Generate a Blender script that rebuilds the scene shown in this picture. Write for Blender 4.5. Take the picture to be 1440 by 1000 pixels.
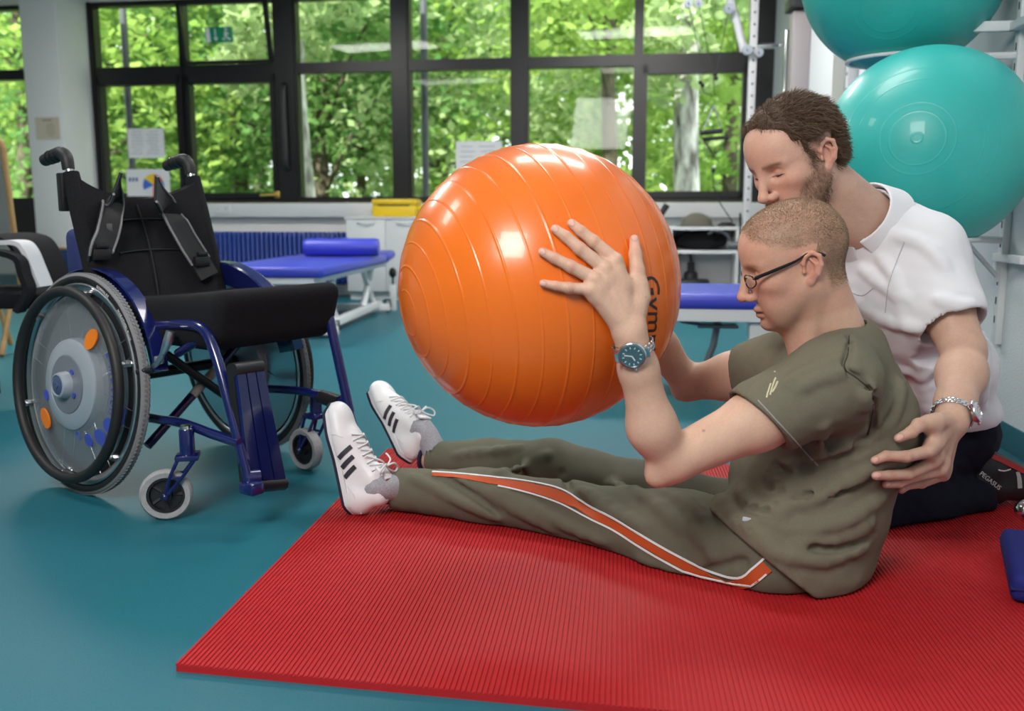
import bpy, bmesh, math, random
import numpy as np
from mathutils import Vector, Matrix, noise
from mathutils.bvhtree import BVHTree
random.seed(7); np.random.seed(7)
for o in list(bpy.data.objects): bpy.data.objects.remove(o)
SC = bpy.context.scene; COL = SC.collection
# ---------------- camera
FPX, PITCH, CH = 1300.0, math.radians(8.746), 0.735
cam = bpy.data.cameras.new('camera'); camo = bpy.data.objects.new('camera', cam); COL.objects.link(camo)
cam.sensor_width = 36; cam.lens = 36*FPX/1440; cam.clip_start = .05; cam.clip_end = 200
camo.location = (0, 0, CH); camo.rotation_euler = (math.pi/2-PITCH, 0, 0)
cam.dof.use_dof = True; cam.dof.focus_distance = 1.95; cam.dof.aperture_fstop = 3.6
SC.camera = camo
# ---------------- view, world, sun, large lights
vs = SC.view_settings; vs.view_transform = 'Standard'; vs.look = 'None'; vs.gamma = 1; vs.use_curve_mapping = False
vs.exposure = 0.0
W = bpy.data.worlds.new('sky'); SC.world = W; W.use_nodes = True
bg = W.node_tree.nodes['Background']; bg.inputs[0].default_value = (.93, .97, 1, 1); bg.inputs[1].default_value = 3.6
def light(name, kind, loc, target, energy, size=None, color=(1,1,1), sizey=None):
    L = bpy.data.lights.new(name, kind); L.energy = energy; L.color = color
    o = bpy.data.objects.new(name, L); COL.objects.link(o); o.location = loc
    o.rotation_euler = (Vector(target)-Vector(loc)).to_track_quat('-Z', 'Y').to_euler()
    if kind == 'AREA':
        L.size = size
        if sizey: L.shape = 'RECTANGLE'; L.size_y = sizey
    if kind == 'SUN': L.angle = math.radians(1.5)
    return o
light('sun', 'SUN', (-6, -8, 14), (2, 9, 0), 11.0, color=(1, .95, .85))
light('flash_softbox', 'AREA', (-1.0, -.45, 2.3), (.1, 2.1, .3), 82, 1.0, (1, .97, .93))
CEIL = 2.75
for k, (lx, ly) in enumerate(((-2.6, 2.6), (.3, 3.0), (-2.4, 5.6), (.6, 5.6))):
    light('ceiling_light_beam', 'AREA', (lx, ly, CEIL-.06), (lx, ly, 0), (24, 24, 60, 60)[k], 1.2, (1, .97, .93), .5)
# ---------------- pixels to places
CP, SP = math.cos(PITCH), math.sin(PITCH)
CAM = Vector((0, 0, CH)); UP = Vector((0, 0, 1))
def ray(px, py):
    u = (px-720)/FPX; v = (500-py)/FPX
    return Vector((u, CP+v*SP, -SP+v*CP))
def atY(px, py, Y):
    d = ray(px, py); return CAM+d*(Y/d.y)
def atZ(px, py, Z=0.0):
    d = ray(px, py); return CAM+d*((Z-CH)/d.z)
def topx(p):
    q = Vector(p)-CAM; z = q.y*CP-q.z*SP; v = q.y*SP+q.z*CP
    return (720+FPX*q.x/z, 500-FPX*v/z)
RA = math.radians(8.5); RE1 = Vector((math.cos(RA), -math.sin(RA), 0)); RE2 = Vector((math.sin(RA), math.cos(RA), 0))
MR = Matrix.Rotation(-RA, 4, 'Z')           # room frame: u along the window wall, v towards it
def atV(px, py, V):                          # pixel to room coords on the plane v = V
    d = ray(px, py); t = V/d.dot(RE2); p = CAM+d*t
    return Vector((p.dot(RE1), V, p.z))
# ---------------- materials
MATS = {}
def mat(name, col, rough=.5, metal=0, nscale=0, namt=0, bump=0, bscale=200, spec=.5, sss=0, trans=0, coat=0, emis=0, attr=None, col2=None, sheen=0, alpha=1, stretch=None):
    if name in MATS: return MATS[name]
    m = bpy.data.materials.new(name); m.use_nodes = True; nt = m.node_tree; b = nt.nodes['Principled BSDF']; N = nt.nodes.new; K = nt.links.new
    c = (*col, 1); b.inputs['Base Color'].default_value = c
    b.inputs['Roughness'].default_value = rough; b.inputs['Metallic'].default_value = metal
    b.inputs['Specular IOR Level'].default_value = spec; b.inputs['Coat Weight'].default_value = coat
    if sheen: b.inputs['Sheen Weight'].default_value = sheen
    if trans: b.inputs['Transmission Weight'].default_value = trans
    if alpha < 1: b.inputs['Alpha'].default_value = alpha
    if sss:
        b.inputs['Subsurface Weight'].default_value = sss; b.inputs['Subsurface Radius'].default_value = (1, .35, .18); b.inputs['Subsurface Scale'].default_value = .008
    if emis: b.inputs['Emission Color'].default_value = c; b.inputs['Emission Strength'].default_value = emis
    src = None
    tc = N('ShaderNodeTexCoord'); vec = tc.outputs['Object']
    if stretch:
        mp = N('ShaderNodeMapping'); mp.inputs['Scale'].default_value = stretch; K(vec, mp.inputs[0]); vec = mp.outputs[0]
    if attr:
        a = N('ShaderNodeAttribute'); a.attribute_name = attr; src = a.outputs['Color']
    if namt:
        n = N('ShaderNodeTexNoise'); n.inputs['Scale'].default_value = nscale; n.inputs['Detail'].default_value = 5; K(vec, n.inputs['Vector'])
        if col2:
            mx = N('ShaderNodeMix'); mx.data_type = 'RGBA'; mx.inputs[6].default_value = c; mx.inputs[7].default_value = (*col2, 1)
            rp = N('ShaderNodeMapRange'); rp.inputs[1].default_value = .5-.25/max(namt, .01)*.5; rp.inputs[2].default_value = .5+.25/max(namt, .01)*.5
            K(n.outputs['Fac'], rp.inputs[0]); K(rp.outputs[0], mx.inputs[0]); K(mx.outputs[2], b.inputs['Base Color'])
        else:
            rp = N('ShaderNodeMapRange'); rp.inputs[1].default_value = .25; rp.inputs[2].default_value = .75; rp.inputs[3].default_value = 1-namt; rp.inputs[4].default_value = 1+namt
            K(n.outputs['Fac'], rp.inputs[0])
            mx = N('ShaderNodeVectorMath'); mx.operation = 'SCALE'
            if src: K(src, mx.inputs[0])
            else: mx.inputs[0].default_value = col
            K(rp.outputs[0], mx.inputs['Scale']); K(mx.outputs[0], b.inputs['Base Color'])
    elif src: K(src, b.inputs['Base Color'])
    if bump:
        n = N('ShaderNodeTexNoise'); n.inputs['Scale'].default_value = bscale; n.inputs['Detail'].default_value = 3; K(vec, n.inputs['Vector'])
        bp = N('ShaderNodeBump'); bp.inputs['Strength'].default_value = bump; bp.inputs['Distance'].default_value = .002
        K(n.outputs['Fac'], bp.inputs['Height']); K(bp.outputs[0], b.inputs['Normal'])
    MATS[name] = m; return m
def leafmat(name, c1, c2):
    m = bpy.data.materials.new(name); m.use_nodes = True; nt = m.node_tree; nt.nodes.clear(); N = nt.nodes.new; K = nt.links.new
    out = N('ShaderNodeOutputMaterial'); d = N('ShaderNodeBsdfDiffuse'); t = N('ShaderNodeBsdfTranslucent'); mx = N('ShaderNodeMixShader'); mx.inputs[0].default_value = .5
    g = N('ShaderNodeObjectInfo'); n = N('ShaderNodeTexNoise'); n.inputs['Scale'].default_value = 1.3; n.inputs['Detail'].default_value = 6; tc = N('ShaderNodeTexCoord'); K(tc.outputs['Object'], n.inputs['Vector'])
    rp = N('ShaderNodeMapRange'); rp.inputs[1].default_value = .3; rp.inputs[2].default_value = .7; K(n.outputs['Fac'], rp.inputs[0])
    c = N('ShaderNodeMix'); c.data_type = 'RGBA'; c.inputs[6].default_value = (*c1, 1); c.inputs[7].default_value = (*c2, 1); K(rp.outputs[0], c.inputs[0])
    K(c.outputs[2], d.inputs[0]); K(c.outputs[2], t.inputs[0]); K(d.outputs[0], mx.inputs[1]); K(t.outputs[0], mx.inputs[2]); K(mx.outputs[0], out.inputs[0])
    return m
def glassmat(name, tint=(1, 1, 1), refl=.1, rough=0.0):
    m = bpy.data.materials.new(name); m.use_nodes = True; nt = m.node_tree; nt.nodes.clear(); N = nt.nodes.new; K = nt.links.new
    out = N('ShaderNodeOutputMaterial'); t = N('ShaderNodeBsdfTransparent'); t.inputs[0].default_value = (*tint, 1)
    g = N('ShaderNodeBsdfGlossy'); g.inputs['Roughness'].default_value = rough; mx = N('ShaderNodeMixShader')
    f = N('ShaderNodeLayerWeight'); f.inputs[0].default_value = .5; pw = N('ShaderNodeMath'); pw.operation = 'POWER'; pw.inputs[1].default_value = 5; K(f.outputs['Facing'], pw.inputs[0])
    ad = N('ShaderNodeMath'); ad.operation = 'MULTIPLY_ADD'; ad.inputs[1].default_value = .6; ad.inputs[2].default_value = refl*.4
    K(pw.outputs[0], ad.inputs[0]); K(ad.outputs[0], mx.inputs[0]); K(t.outputs[0], mx.inputs[1]); K(g.outputs[0], mx.inputs[2]); K(mx.outputs[0], out.inputs[0])
    return m
# ---------------- mesh helpers
def catmull(P, n=6, closed=False):
    P = [Vector(p) for p in P]; out = []; m = len(P)
    rng = range(m if closed else m-1)
    for i in rng:
        if closed: a, b, c, d = P[i-1], P[i], P[(i+1) % m], P[(i+2) % m]
        else: a, b, c, d = P[max(i-1, 0)], P[i], P[i+1], P[min(i+2, m-1)]
        for j in range(n):
            t = j/n; out.append(.5*((2*b)+(c-a)*t+(2*a-5*b+4*c-d)*t*t+(3*b-a-3*c+d)*t**3))
    if not closed: out.append(P[-1])
    return out
class MB:
    def __init__(s): s.v = []; s.f = []; s.mi = []
    def add(s, V, F, mi=0):
        o = len(s.v); s.v += [tuple(p) for p in V]; s.f += [tuple(i+o for i in f) for f in F]; s.mi += [mi]*len(F); return s
    def box(s, c, size, M=None, bev=0, seg=2, mi=0):
        bm = bmesh.new(); bmesh.ops.create_cube(bm, size=1)
        for v in bm.verts: v.co = Vector((v.co.x*size[0], v.co.y*size[1], v.co.z*size[2]))
        if bev: bmesh.ops.bevel(bm, geom=bm.edges[:], offset=bev, segments=seg, affect='EDGES', profile=.5)
        T = Matrix.Translation(Vector(c)) @ (M.to_4x4() if M else Matrix())
        bm.verts.index_update(); s.add([T @ v.co for v in bm.verts], [[v.index for v in f.verts] for f in bm.faces], mi); bm.free(); return s
    def box2(s, lo, hi, bev=0, M=None, mi=0):
        lo, hi = Vector(lo), Vector(hi); return s.box((lo+hi)/2, hi-lo, M, bev, mi=mi)
    def tube(s, P, r, n=10, closed=False, cap=True, sm=0, flat=1.0, up=None, mi=0):
        P = [Vector(p) for p in P]
        rr = list(r) if hasattr(r, '__len__') else [r]*len(P)
        if sm:
            m0 = len(P); P2 = catmull(P, sm, closed); q = len(P2)
            rr = [np.interp(i/(q-(0 if closed else 1))*(m0-(0 if closed else 1)), range(m0+(1 if closed else 0)), rr+([rr[0]] if closed else [])) for i in range(q)]; P = P2
        m = len(P); V = []; F = []; prev = None
        for i in range(m):
            if closed: t = P[(i+1) % m]-P[i-1]
            else: t = P[min(i+1, m-1)]-P[max(i-1, 0)]
            t = t.normalized() if t.length > 1e-9 else Vector((0, 0, 1))
            if up is not None: a = Vector(up)-t*t.dot(Vector(up))
            elif prev is None: a = t.orthogonal()
            else: a = prev-t*t.dot(prev)
            if a.length < 1e-6: a = t.orthogonal()
            a.normalize(); prev = a; b = t.cross(a)
            for k in range(n):
                w = 2*math.pi*k/n; V.append(P[i]+(a*math.cos(w)*flat+b*math.sin(w))*rr[i])
        for i in range(m if closed else m-1):
            j = (i+1) % m
            for k in range(n): F.append((i*n+k, i*n+(k+1) % n, j*n+(k+1) % n, j*n+k))
        if cap and not closed: F.append(tuple(range(n))[::-1]); F.append(tuple((m-1)*n+k for k in range(n)))
        return s.add(V, F, mi)
    def lathe(s, prof, n=24, M=None, mi=0):
        M = M or Matrix(); V = []; F = []; m = len(prof)
        for (r, z) in prof:
            for k in range(n): w = 2*math.pi*k/n; V.append(M @ Vector((r*math.cos(w), r*math.sin(w), z)))
        for i in range(m-1):
            for k in range(n): F.append((i*n+k, i*n+(k+1) % n, (i+1)*n+(k+1) % n, (i+1)*n+k))
        if prof[0][0] > 1e-6: F.append(tuple(range(n))[::-1])
        if prof[-1][0] > 1e-6: F.append(tuple((m-1)*n+k for k in range(n)))
        return s.add(V, F, mi)
    def prism(s, poly, h, M=None, mi=0):
        M = M or Matrix(); n = len(poly)
        V = [M @ Vector((x, y, 0)) for x, y in poly]+[M @ Vector((x, y, h)) for x, y in poly]
        return s.add(V, [tuple(range(n))[::-1], tuple(range(n, 2*n))]+[(i, (i+1) % n, n+(i+1) % n, n+i) for i in range(n)], mi)
    def ball(s, c, r, n=16, M=None, mi=0):
        r = r if hasattr(r, '__len__') else (r, r, r); m = n//2
        T = Matrix.Translation(Vector(c)) @ (M.to_4x4() if M else Matrix()) @ Matrix.Diagonal((*r, 1))
        return s.lathe([(math.sin(math.pi*i/m), -math.cos(math.pi*i/m)) for i in range(m+1)], n, T, mi)
    def ribbon(s, P, Nn, w, th=.001, mi=0):   # strip along P with normals Nn and width(s) w
        m = len(P); w = list(w) if hasattr(w, '__len__') else [w]*m; V = []; F = []
        for i in range(m):
            t = (P[min(i+1, m-1)]-P[max(i-1, 0)]).normalized(); n = Nn[i].normalized(); b = t.cross(n).normalized()
            for a, c in ((-1, 0), (1, 0), (1, 1), (-1, 1)): V.append(P[i]+b*(a*w[i]/2)+n*(c*th))
        for i in range(m-1):
            for k in range(4): F.append((i*4+k, i*4+(k+1) % 4, i*4+4+(k+1) % 4, i*4+4+k))
        F += [(3, 2, 1, 0), tuple((m-1)*4+k for k in range(4))]
        return s.add(V, F, mi)
    def mesh(s, name, mats, smooth=40):
        me = bpy.data.meshes.new(name); me.from_pydata(s.v, [], s.f)
        for m in (mats if isinstance(mats, (list, tuple)) else [mats]): me.materials.append(m)
        if any(s.mi): me.polygons.foreach_set('material_index', s.mi)
        bm = bmesh.new(); bm.from_mesh(me); bmesh.ops.remove_doubles(bm, verts=bm.verts, dist=1e-6); bmesh.ops.recalc_face_normals(bm, faces=bm.faces); bm.to_mesh(me); bm.free()
        if smooth:
            me.polygons.foreach_set('use_smooth', [True]*len(me.polygons)); me.set_sharp_from_angle(angle=math.radians(smooth))
        return me
WM = {}
def tag(o, label=None, cat=None, group=None, kind=None):
    if label: o['label'] = label
    if cat: o['category'] = cat
    if group: o['group'] = group
    if kind: o['kind'] = kind
    return o
def link(name, data, parent=None, M=None):
    o = bpy.data.objects.new(name, data); COL.objects.link(o); M = M.copy() if M else Matrix(); WM[o.name] = M
    if parent: o.parent = parent; o.matrix_parent_inverse = WM[parent.name].inverted()
    o.matrix_basis = M; return o
def obj(name, mb, m, parent=None, M=None, smooth=40, **kw):
    me = mb if isinstance(mb, bpy.types.Mesh) else mb.mesh(name, m, smooth)
    return tag(link(name, me, parent, M), **kw)
def empty(name, loc, label, cat, group=None, M=None):
    o = link(name, None, None, M or Matrix.Translation(Vector(loc))); o.empty_display_size = .1
    return tag(o, label, cat, group)
def dup(src, parent=None, M=None, **kw):
    o = link(src.name.split('.')[0], src.data, parent, M if M else WM[src.name])
    for k in ('label', 'category', 'group', 'kind'):
        if k in src and k not in kw: o[k] = src[k]
    return tag(o, **{('cat' if k == 'category' else k): v for k, v in kw.items()})
def text_mesh(body, size, ext=.0004, font_shear=0, bold=0):
    cu = bpy.data.curves.new('t', 'FONT'); cu.body = body; cu.size = size; cu.extrude = ext; cu.shear = font_shear; cu.offset = bold; cu.align_x = 'CENTER'; cu.align_y = 'CENTER'; cu.resolution_u = 3
    o = bpy.data.objects.new('t', cu); COL.objects.link(o); dg = bpy.context.evaluated_depsgraph_get(); me = bpy.data.meshes.new_from_object(o.evaluated_get(dg))
    bpy.data.objects.remove(o); bpy.data.curves.remove(cu); return me
def frame(x, y, z, o):                       # matrix from axes
    M = Matrix((x, y, z)).transposed().to_4x4(); M.translation = Vector(o); return M
# ---------------- the setting
def floor_mat():
    m = mat('floor_teal', (.009, .128, .175), .47, nscale=350, namt=.22, bump=.12, bscale=500, spec=.4)
    return m
M_white = mat('wall_white', (.78, .78, .77), .7, bump=.25, bscale=60)
M_rough = mat('wall_woven', (.68, .71, .73), .75, bump=1.0, bscale=160)
M_black = mat('frame_black', (.009, .008, .009), .35)
M_glass = glassmat('window_glass', (.97, 1, .97), .022)
M_lam = mat('white_laminate', (.66, .67, .68), .4)
M_steel = mat('chrome', (.75, .75, .76), .18, 1)
M_wmetal = mat('white_enamel', (.8, .8, .81), .35)
M_vinyl = mat('blue_vinyl', (.045, .06, .5), .38, bump=.08, bscale=300)
M_dark = mat('black_plastic', (.012, .012, .014), .4)
M_brass = mat('brass', (.75, .5, .12), .3, .9)
def struct(name, mb, m, parent=None, M=None, **kw):
    o = obj(name, mb, m, parent, M, **kw)
    if parent is None: o['kind'] = 'structure'
    return o
VW = 8.1
struct('floor', MB().box2((-7.6, -2.5, -.1), (3.2, 8.35, 0)), floor_mat(), None, MR)
struct('ceiling', MB().box2((-7.6, -2.5, CEIL), (3.2, 8.6, CEIL+.15)), M_white, None, MR)
struct('wall_left', MB().box2((-7.7, -2.5, 0), (-7.55, 8.3, CEIL)), M_white, None, MR)
struct('wall_rear', MB().box2((-7.6, -2.6, 0), (3.2, -2.45, CEIL)), M_white, None, MR)
# right wall, nearly square to the window wall
WD = Vector((.118, 1, 0)).normalized(); WN = Vector((-WD.y, WD.x, 0)); WP = Vector((1.572, 2.99, 0))
def wallp(t, off, z): return WP+WD*t+WN*off+Vector((0, 0, z))
MWR = frame(WD, WN, Vector((0, 0, 1)), WP)      # local: x along the wall away from camera, y out of the wall
wr = struct('wall_right', MB().box2((-5.6, -.12, 0), (5.2, 0, CEIL)), M_rough, None, MWR)
struct('baseboard_right', MB().box2((-5.6, .0, .0), (5.1, .006, .085), bev=.002), mat('skirting_teal', (.006, .1, .14), .4), None, MWR)
# mural fields painted on the right wall
def mural(name, pts, m):
    ob = obj(name, MB().prism(pts, .0015, frame(WD, Vector((0, 0, 1)), WN, WP+WN*.0005)), m, wr)
mural('painted_field', [(-.9, 1.03), (-.05, 1.25), (.02, 1.5), (.0, 2.4), (-.9, 2.4)], mat('paint_blue', (.46, .6, .68), .75, bump=1, bscale=160))
mural('painted_field', [(.03, .75), (.75, .75), (.75, 2.3), (.05, 2.3), (.0, 1.6), (-.03, 1.2)], mat('paint_grey', (.5, .53, .51), .75, bump=1, bscale=160))
# parapet below the windows, trunking, column
struct('wall_back', MB().box2((-5.2, VW, -.3), (3.0, VW+.2, .72)).box2((-7.6, VW, 2.62), (3.0, VW+.2, CEIL)), M_white, None, MR)
tr = struct('trim_1', MB().box2((-5.14, VW-.09, .70), (1.0, VW, .825), bev=.006), M_lam, None, MR)
struct('trim_2', MB().box2((-5.14, VW-.02, .828), (1.0, VW+.02, .845)), mat('sill_dark', (.05, .035, .02), .4), None, MR)
so = empty('wall_socket', MR @ Vector(atV(313, 294, VW-.1)), 'white double wall socket on the trunking under the window', 'socket', M=MR @ Matrix.Translation(atV(313, 294, VW-.092)))
ms = WM[so.name]
obj('socket_plate', MB().box((0, -.004, 0), (.16, .01, .085), bev=.003), M_lam, so, ms)
for s in (-1, 1):
    r_ = obj('socket_cup', MB().lathe([(.012, 0), (.026, 0), (.027, .006), (.02, .006), (.019, .002)], 20, Matrix.Translation((s*.038, -.008, 0)) @ Matrix.Rotation(math.pi/2, 4, 'X')), M_lam, so, ms)
    obj('socket_hole', MB().lathe([(0, .0), (.004, 0), (.004, .002), (0, .002)], 8, Matrix.Translation((s*.038-.009, -.012, 0)) @ Matrix.Rotation(math.pi/2, 4, 'X')).lathe([(0, .0), (.004, 0), (.004, .002), (0, .002)], 8, Matrix.Translation((s*.038+.009, -.012, 0)) @ Matrix.Rotation(math.pi/2, 4, 'X')), M_dark, r_, ms)
struct('wall_column', MB().box2((atV(33, 100, 7.62).x, 7.62, 0), (atV(84, 100, 7.62).x, VW+.1, CEIL), bev=.01), M_white, None, MR)
# windows: black frames with panes
ZS, ZT0, ZT1, ZTOP = .85, 1.96, 2.05, 2.62
def window(n, u0, u1, kind, utop=None):
    fb = MB(); d0, d1 = VW-.01, VW+.09
    z0 = ZS; fw = .045
    fb.box2((u0-fw, d0, z0-.005), (u0, d1, ZTOP)).box2((u1, d0, z0-.005), (u1+fw, d1, ZTOP)).box2((u0, d0, z0-.005), (u1, d1, z0+.03)).box2((u0, d0, ZT0), (u1, d1, ZT1)).box2((u0, d0, ZTOP-.04), (u1, d1, ZTOP))
    w = struct('window_%d' % n, fb, M_black, None, MR)
    if kind == 'sash':                                        # opening lower light: its own sash frame
        s = MB(); q = .04
        s.box2((u0, d0-.025, z0+.02), (u0+q, d1-.03, ZT0)).box2((u1-q, d0-.025, z0+.02), (u1, d1-.03, ZT0)).box2((u0, d0-.025, z0+.02), (u1, d1-.03, z0+.03+q)).box2((u0, d0-.025, ZT0-.075), (u1, d1-.03, ZT0))
        sa = obj('sash', s, M_black, w, MR); a, b, c, d = u0+q, u1-q, z0+.03+q, ZT0-.075
        obj('pane', MB().box2((a, VW+.02, c), (b, VW+.026, d)), M_glass, sa, MR)
    else:
        obj('pane', MB().box2((u0, VW+.03, z0+.03), (u1, VW+.036, ZT0)), M_glass, w, MR)
    if kind == 'sash' and n == 3:                             # top light tilted into the room
        T = MR @ Matrix.Translation((0, VW-.02, ZT1)) @ Matrix.Rotation(math.radians(11), 4, 'X')
        q = .035; h = ZTOP-ZT1-.03
        sa = obj('tilted_sash', MB().box2((u0, -.02, 0), (u0+q, .02, h)).box2((u1-q, -.02, 0), (u1, .02, h)).box2((u0, -.02, 0), (u1, .02, q)).box2((u0, -.02, h-q), (u1, .02, h)), M_black, w, T)
        obj('pane', MB().box2((u0+q, -.003, q), (u1-q, .003, h-q)), M_glass, sa, T)
        w['_T'] = 0
        return w, T
    obj('pane', MB().box2((u0, VW+.03, ZT1), (u1, VW+.036, ZTOP-.04)), M_glass, w, MR)
    return w, None
spans = [(2, atV(140, 150, VW).x, atV(256, 150, VW).x, 'sash'), (3, atV(264, 150, VW).x, atV(388, 150, VW).x, 'sash'), (4, atV(420, 150, VW).x, atV(551, 150, VW).x, 'fix'),
         (5, atV(578, 150, VW).x, atV(718, 150, VW).x, 'fix'), (6, atV(743, 150, VW).x, atV(890, 150, VW).x, 'fix'), (7, atV(903, 150, VW).x, atV(1050, 150, VW).x, 'sash'), (1, -7.3, atV(41, 150, VW).x+.02, 'fix')]
TILT = None
for (n, a, b, k) in spans:
    w, T = window(n, a, b, k)
    if T: TILT = T; W3 = (a, b)
    if n == 3:
        obj('window_handle', MB().box((b+.0, VW-.045, .9), (.05, .03, .06), bev=.006).tube([(b, VW-.06, .9), (b-.03, VW-.075, .9), (b-.15, VW-.075, .895)], .011, 8), M_brass, w, MR)
        obj('sash_lever', MB().tube([(b+.105, VW-.02, 1.86), (b+.105, VW-.07, 1.82), (b+.105, VW-.075, 1.5), (b+.105, VW-.07, 1.17), (b+.105, VW-.02, 1.13)], .022, 10, sm=5), M_dark, w, MR)
u = [s for s in spans]
mb = MB()
for a, b in ((388, 420), (551, 578), (718, 743)):
    mb.box2((atV(a, 150, VW).x+.02, VW-.03, ZS-.005), (atV(b, 150, VW).x-.02, VW+.08, ZTOP))
mb.box2((atV(1050, 150, VW).x+.02, VW-.03, ZS-.005), (atV(1088, 150, VW).x+.05, VW+.1, ZTOP))
mb.box2((-5.3, VW-.03, ZS-.005), (atV(140, 150, VW).x-.02, VW+.1, ZTOP))
struct('trim_3', mb, M_black, None, MR)
struct('trim_4', MB().box2((-7.3, VW-.02, 0), (-5.6, VW+.08, .86)), M_black, None, MR)
# things fixed to the glass and the column
def sheet(name, px0, px1, V, m, label, cat, lines=0, M2=None):
    a = atV(px0[0], px0[1], V); b = atV(px1[0], px1[1], V); c = (a+b)/2; w, h = abs(b.x-a.x), abs(a.z-b.z)
    T = MR @ Matrix.Translation(c)
    o = obj(name, MB().box((0, 0, 0), (w, .002, h)), m, None, T, smooth=0, label=label, cat=cat)
    if lines:
        tb = MB(); rnd = random.Random(int(px0[0]))
        for i in range(lines):
            z = h/2-h*(i+1)/(lines+1.5)
            for k in range(2):
                x0 = -w*.42+k*w*.45; tb.box((x0+w*.18*rnd.uniform(.8, 1.1), -.0014, z), (w*.34*rnd.uniform(.7, 1.1), .0006, h*.018))
        obj('print_lines', tb, mat('print_grey', (.3, .3, .33), .8), o, T, smooth=0)
    return o, T, w, h
M_paper = mat('paper', (.78, .78, .8), .8, nscale=6, namt=.06)
sheet('notice_sheet', (179, 181), (232, 222), VW-.03, M_paper, 'white double notice sheet taped to the window behind the wheelchair', 'notice', 8)
sheet('notice_sheet', (641, 199), (706, 245), VW+.02, M_paper, 'white folded sheet on the window above the orange ball', 'notice', 5)
cn, T, w, h = sheet('notice_card', (49, 165), (85, 196), 7.612, mat('card_beige', (.6, .54, .42), .7), 'small beige notice card on the white column', 'notice', 0)
tb = MB().box((0, -.0014, h*.36), (w*.4, .0006, h*.05)); rnd = random.Random(3)
for i in range(6): tb.box((w*.12, -.0014, h*(.18-i*.1)), (w*.5*rnd.uniform(.4, 1), .0006, h*.022))
obj('print_lines', tb, mat('print_brown', (.2, .16, .1), .8), cn, T, smooth=0)
po, T, w, h = sheet('ball_poster', (177, 238), (240, 276), VW-.035, mat('poster_white', (.8, .8, .82), .7), 'white poster of a red, yellow and blue ball on the window behind the wheelchair', 'poster', 0)
rows = [(-.42+.055*i, .1) for i in range(4)]
obj('poster_squares', MB().box((-w*.42, -.0014, h*.12), (w*.05, .0006, h*.14)).box((-w*.34, -.0014, h*.12), (w*.05, .0006, h*.14)).box((-w*.26, -.0014, h*.12), (w*.05, .0006, h*.14)), mat('print_navy', (.05, .08, .3), .7), po, T, smooth=0)
def sector(a0, a1, r, y, m, nm):
    p = [(0, 0)]+[(math.cos(a0+(a1-a0)*i/10)*r, math.sin(a0+(a1-a0)*i/10)*r) for i in range(11)]
    obj(nm, MB().prism(p, .0006, T @ Matrix.Translation((w*.12, y, -h*.1)) @ Matrix.Rotation(math.pi/2, 4, 'X')), m, po, smooth=0)
for i, c in enumerate(((.75, .03, .03), (.85, .62, .03), (.05, .16, .6), (.75, .75, .78), (.75, .03, .03), (.05, .16, .6))):
    sector(i*math.pi/3+.4, (i+1)*math.pi/3+.4, h*.42, -.0012, mat('print_ball%d' % i, c, .6), 'ball_panel')
# exit sign on the tilted top light
if TILT:
    a, b = W3; cu = a+(b-a)*.44; ES = TILT @ Matrix.Translation((cu, -.012, .25))
    es = obj('exit_sign', MB().box((0, 0, 0), (.255, .012, .13), bev=.002), mat('sign_green', (.0, .3, .14), .4), None, ES, label='green emergency exit sign with arrow on the tilted window pane', cat='sign')
    sw = mat('sign_white', (.85, .88, .86), .5); Q = ES @ Matrix.Translation((0, -.0065, 0)) @ Matrix.Rotation(math.pi/2, 4, 'X')
    obj('door_symbol', MB().prism([(-.122, -.06), (-.08, -.06), (-.08, .06), (-.122, .06)], .0015, Q), sw, es, smooth=0)
    obj('arrow_symbol', MB().prism([(-.035, .05), (-.025, .05), (-.025, -.025), (-.008, -.025), (-.03, -.052), (-.052, -.025), (-.035, -.025)], .0015, Q), sw, es, smooth=0)
    rm = MB().lathe([(0, 0), (.012, 0), (.012, .0015), (0, .0015)], 14, Q @ Matrix.Translation((.072, .042, 0)))
    for P in ([(.045, .02), (.085, .025), (.095, .0), (.085, -.005), (.07, .005)], [(.06, .025), (.078, .025), (.07, -.012), (.05, -.01)], [(.052, -.008), (.07, -.008), (.055, -.028), (.03, -.03), (.03, -.042), (.06, -.042)], [(.06, -.01), (.072, -.005), (.09, -.03), (.11, -.03), (.11, -.045), (.085, -.045)]):
        rm.prism(P, .0015, Q)
    obj('running_figure', rm, sw, es, smooth=0)
# ceiling lamps
for k, (lx, ly) in enumerate(((-2.6, 2.6), (.3, 3.0), (-2.4, 5.6), (.6, 5.6))):
    lb = empty('ceiling_lamp', (lx, ly, CEIL), ('flat ceiling lamp over the wheelchair', 'flat ceiling lamp over the exercise mat', 'flat ceiling lamp near the couch', 'flat ceiling lamp near the pulley tower')[k], 'lamp', 'ceiling lamps')
    obj('housing', MB().box((lx, ly, CEIL-.015), (1.26, .56, .03), bev=.004), M_wmetal, lb)
    obj('diffuser', MB().box((lx, ly, CEIL-.035), (1.2, .5, .012), bev=.003), mat('lamp_diffuser', (1, .97, .92), .6, emis=2.5), lb)
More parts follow.
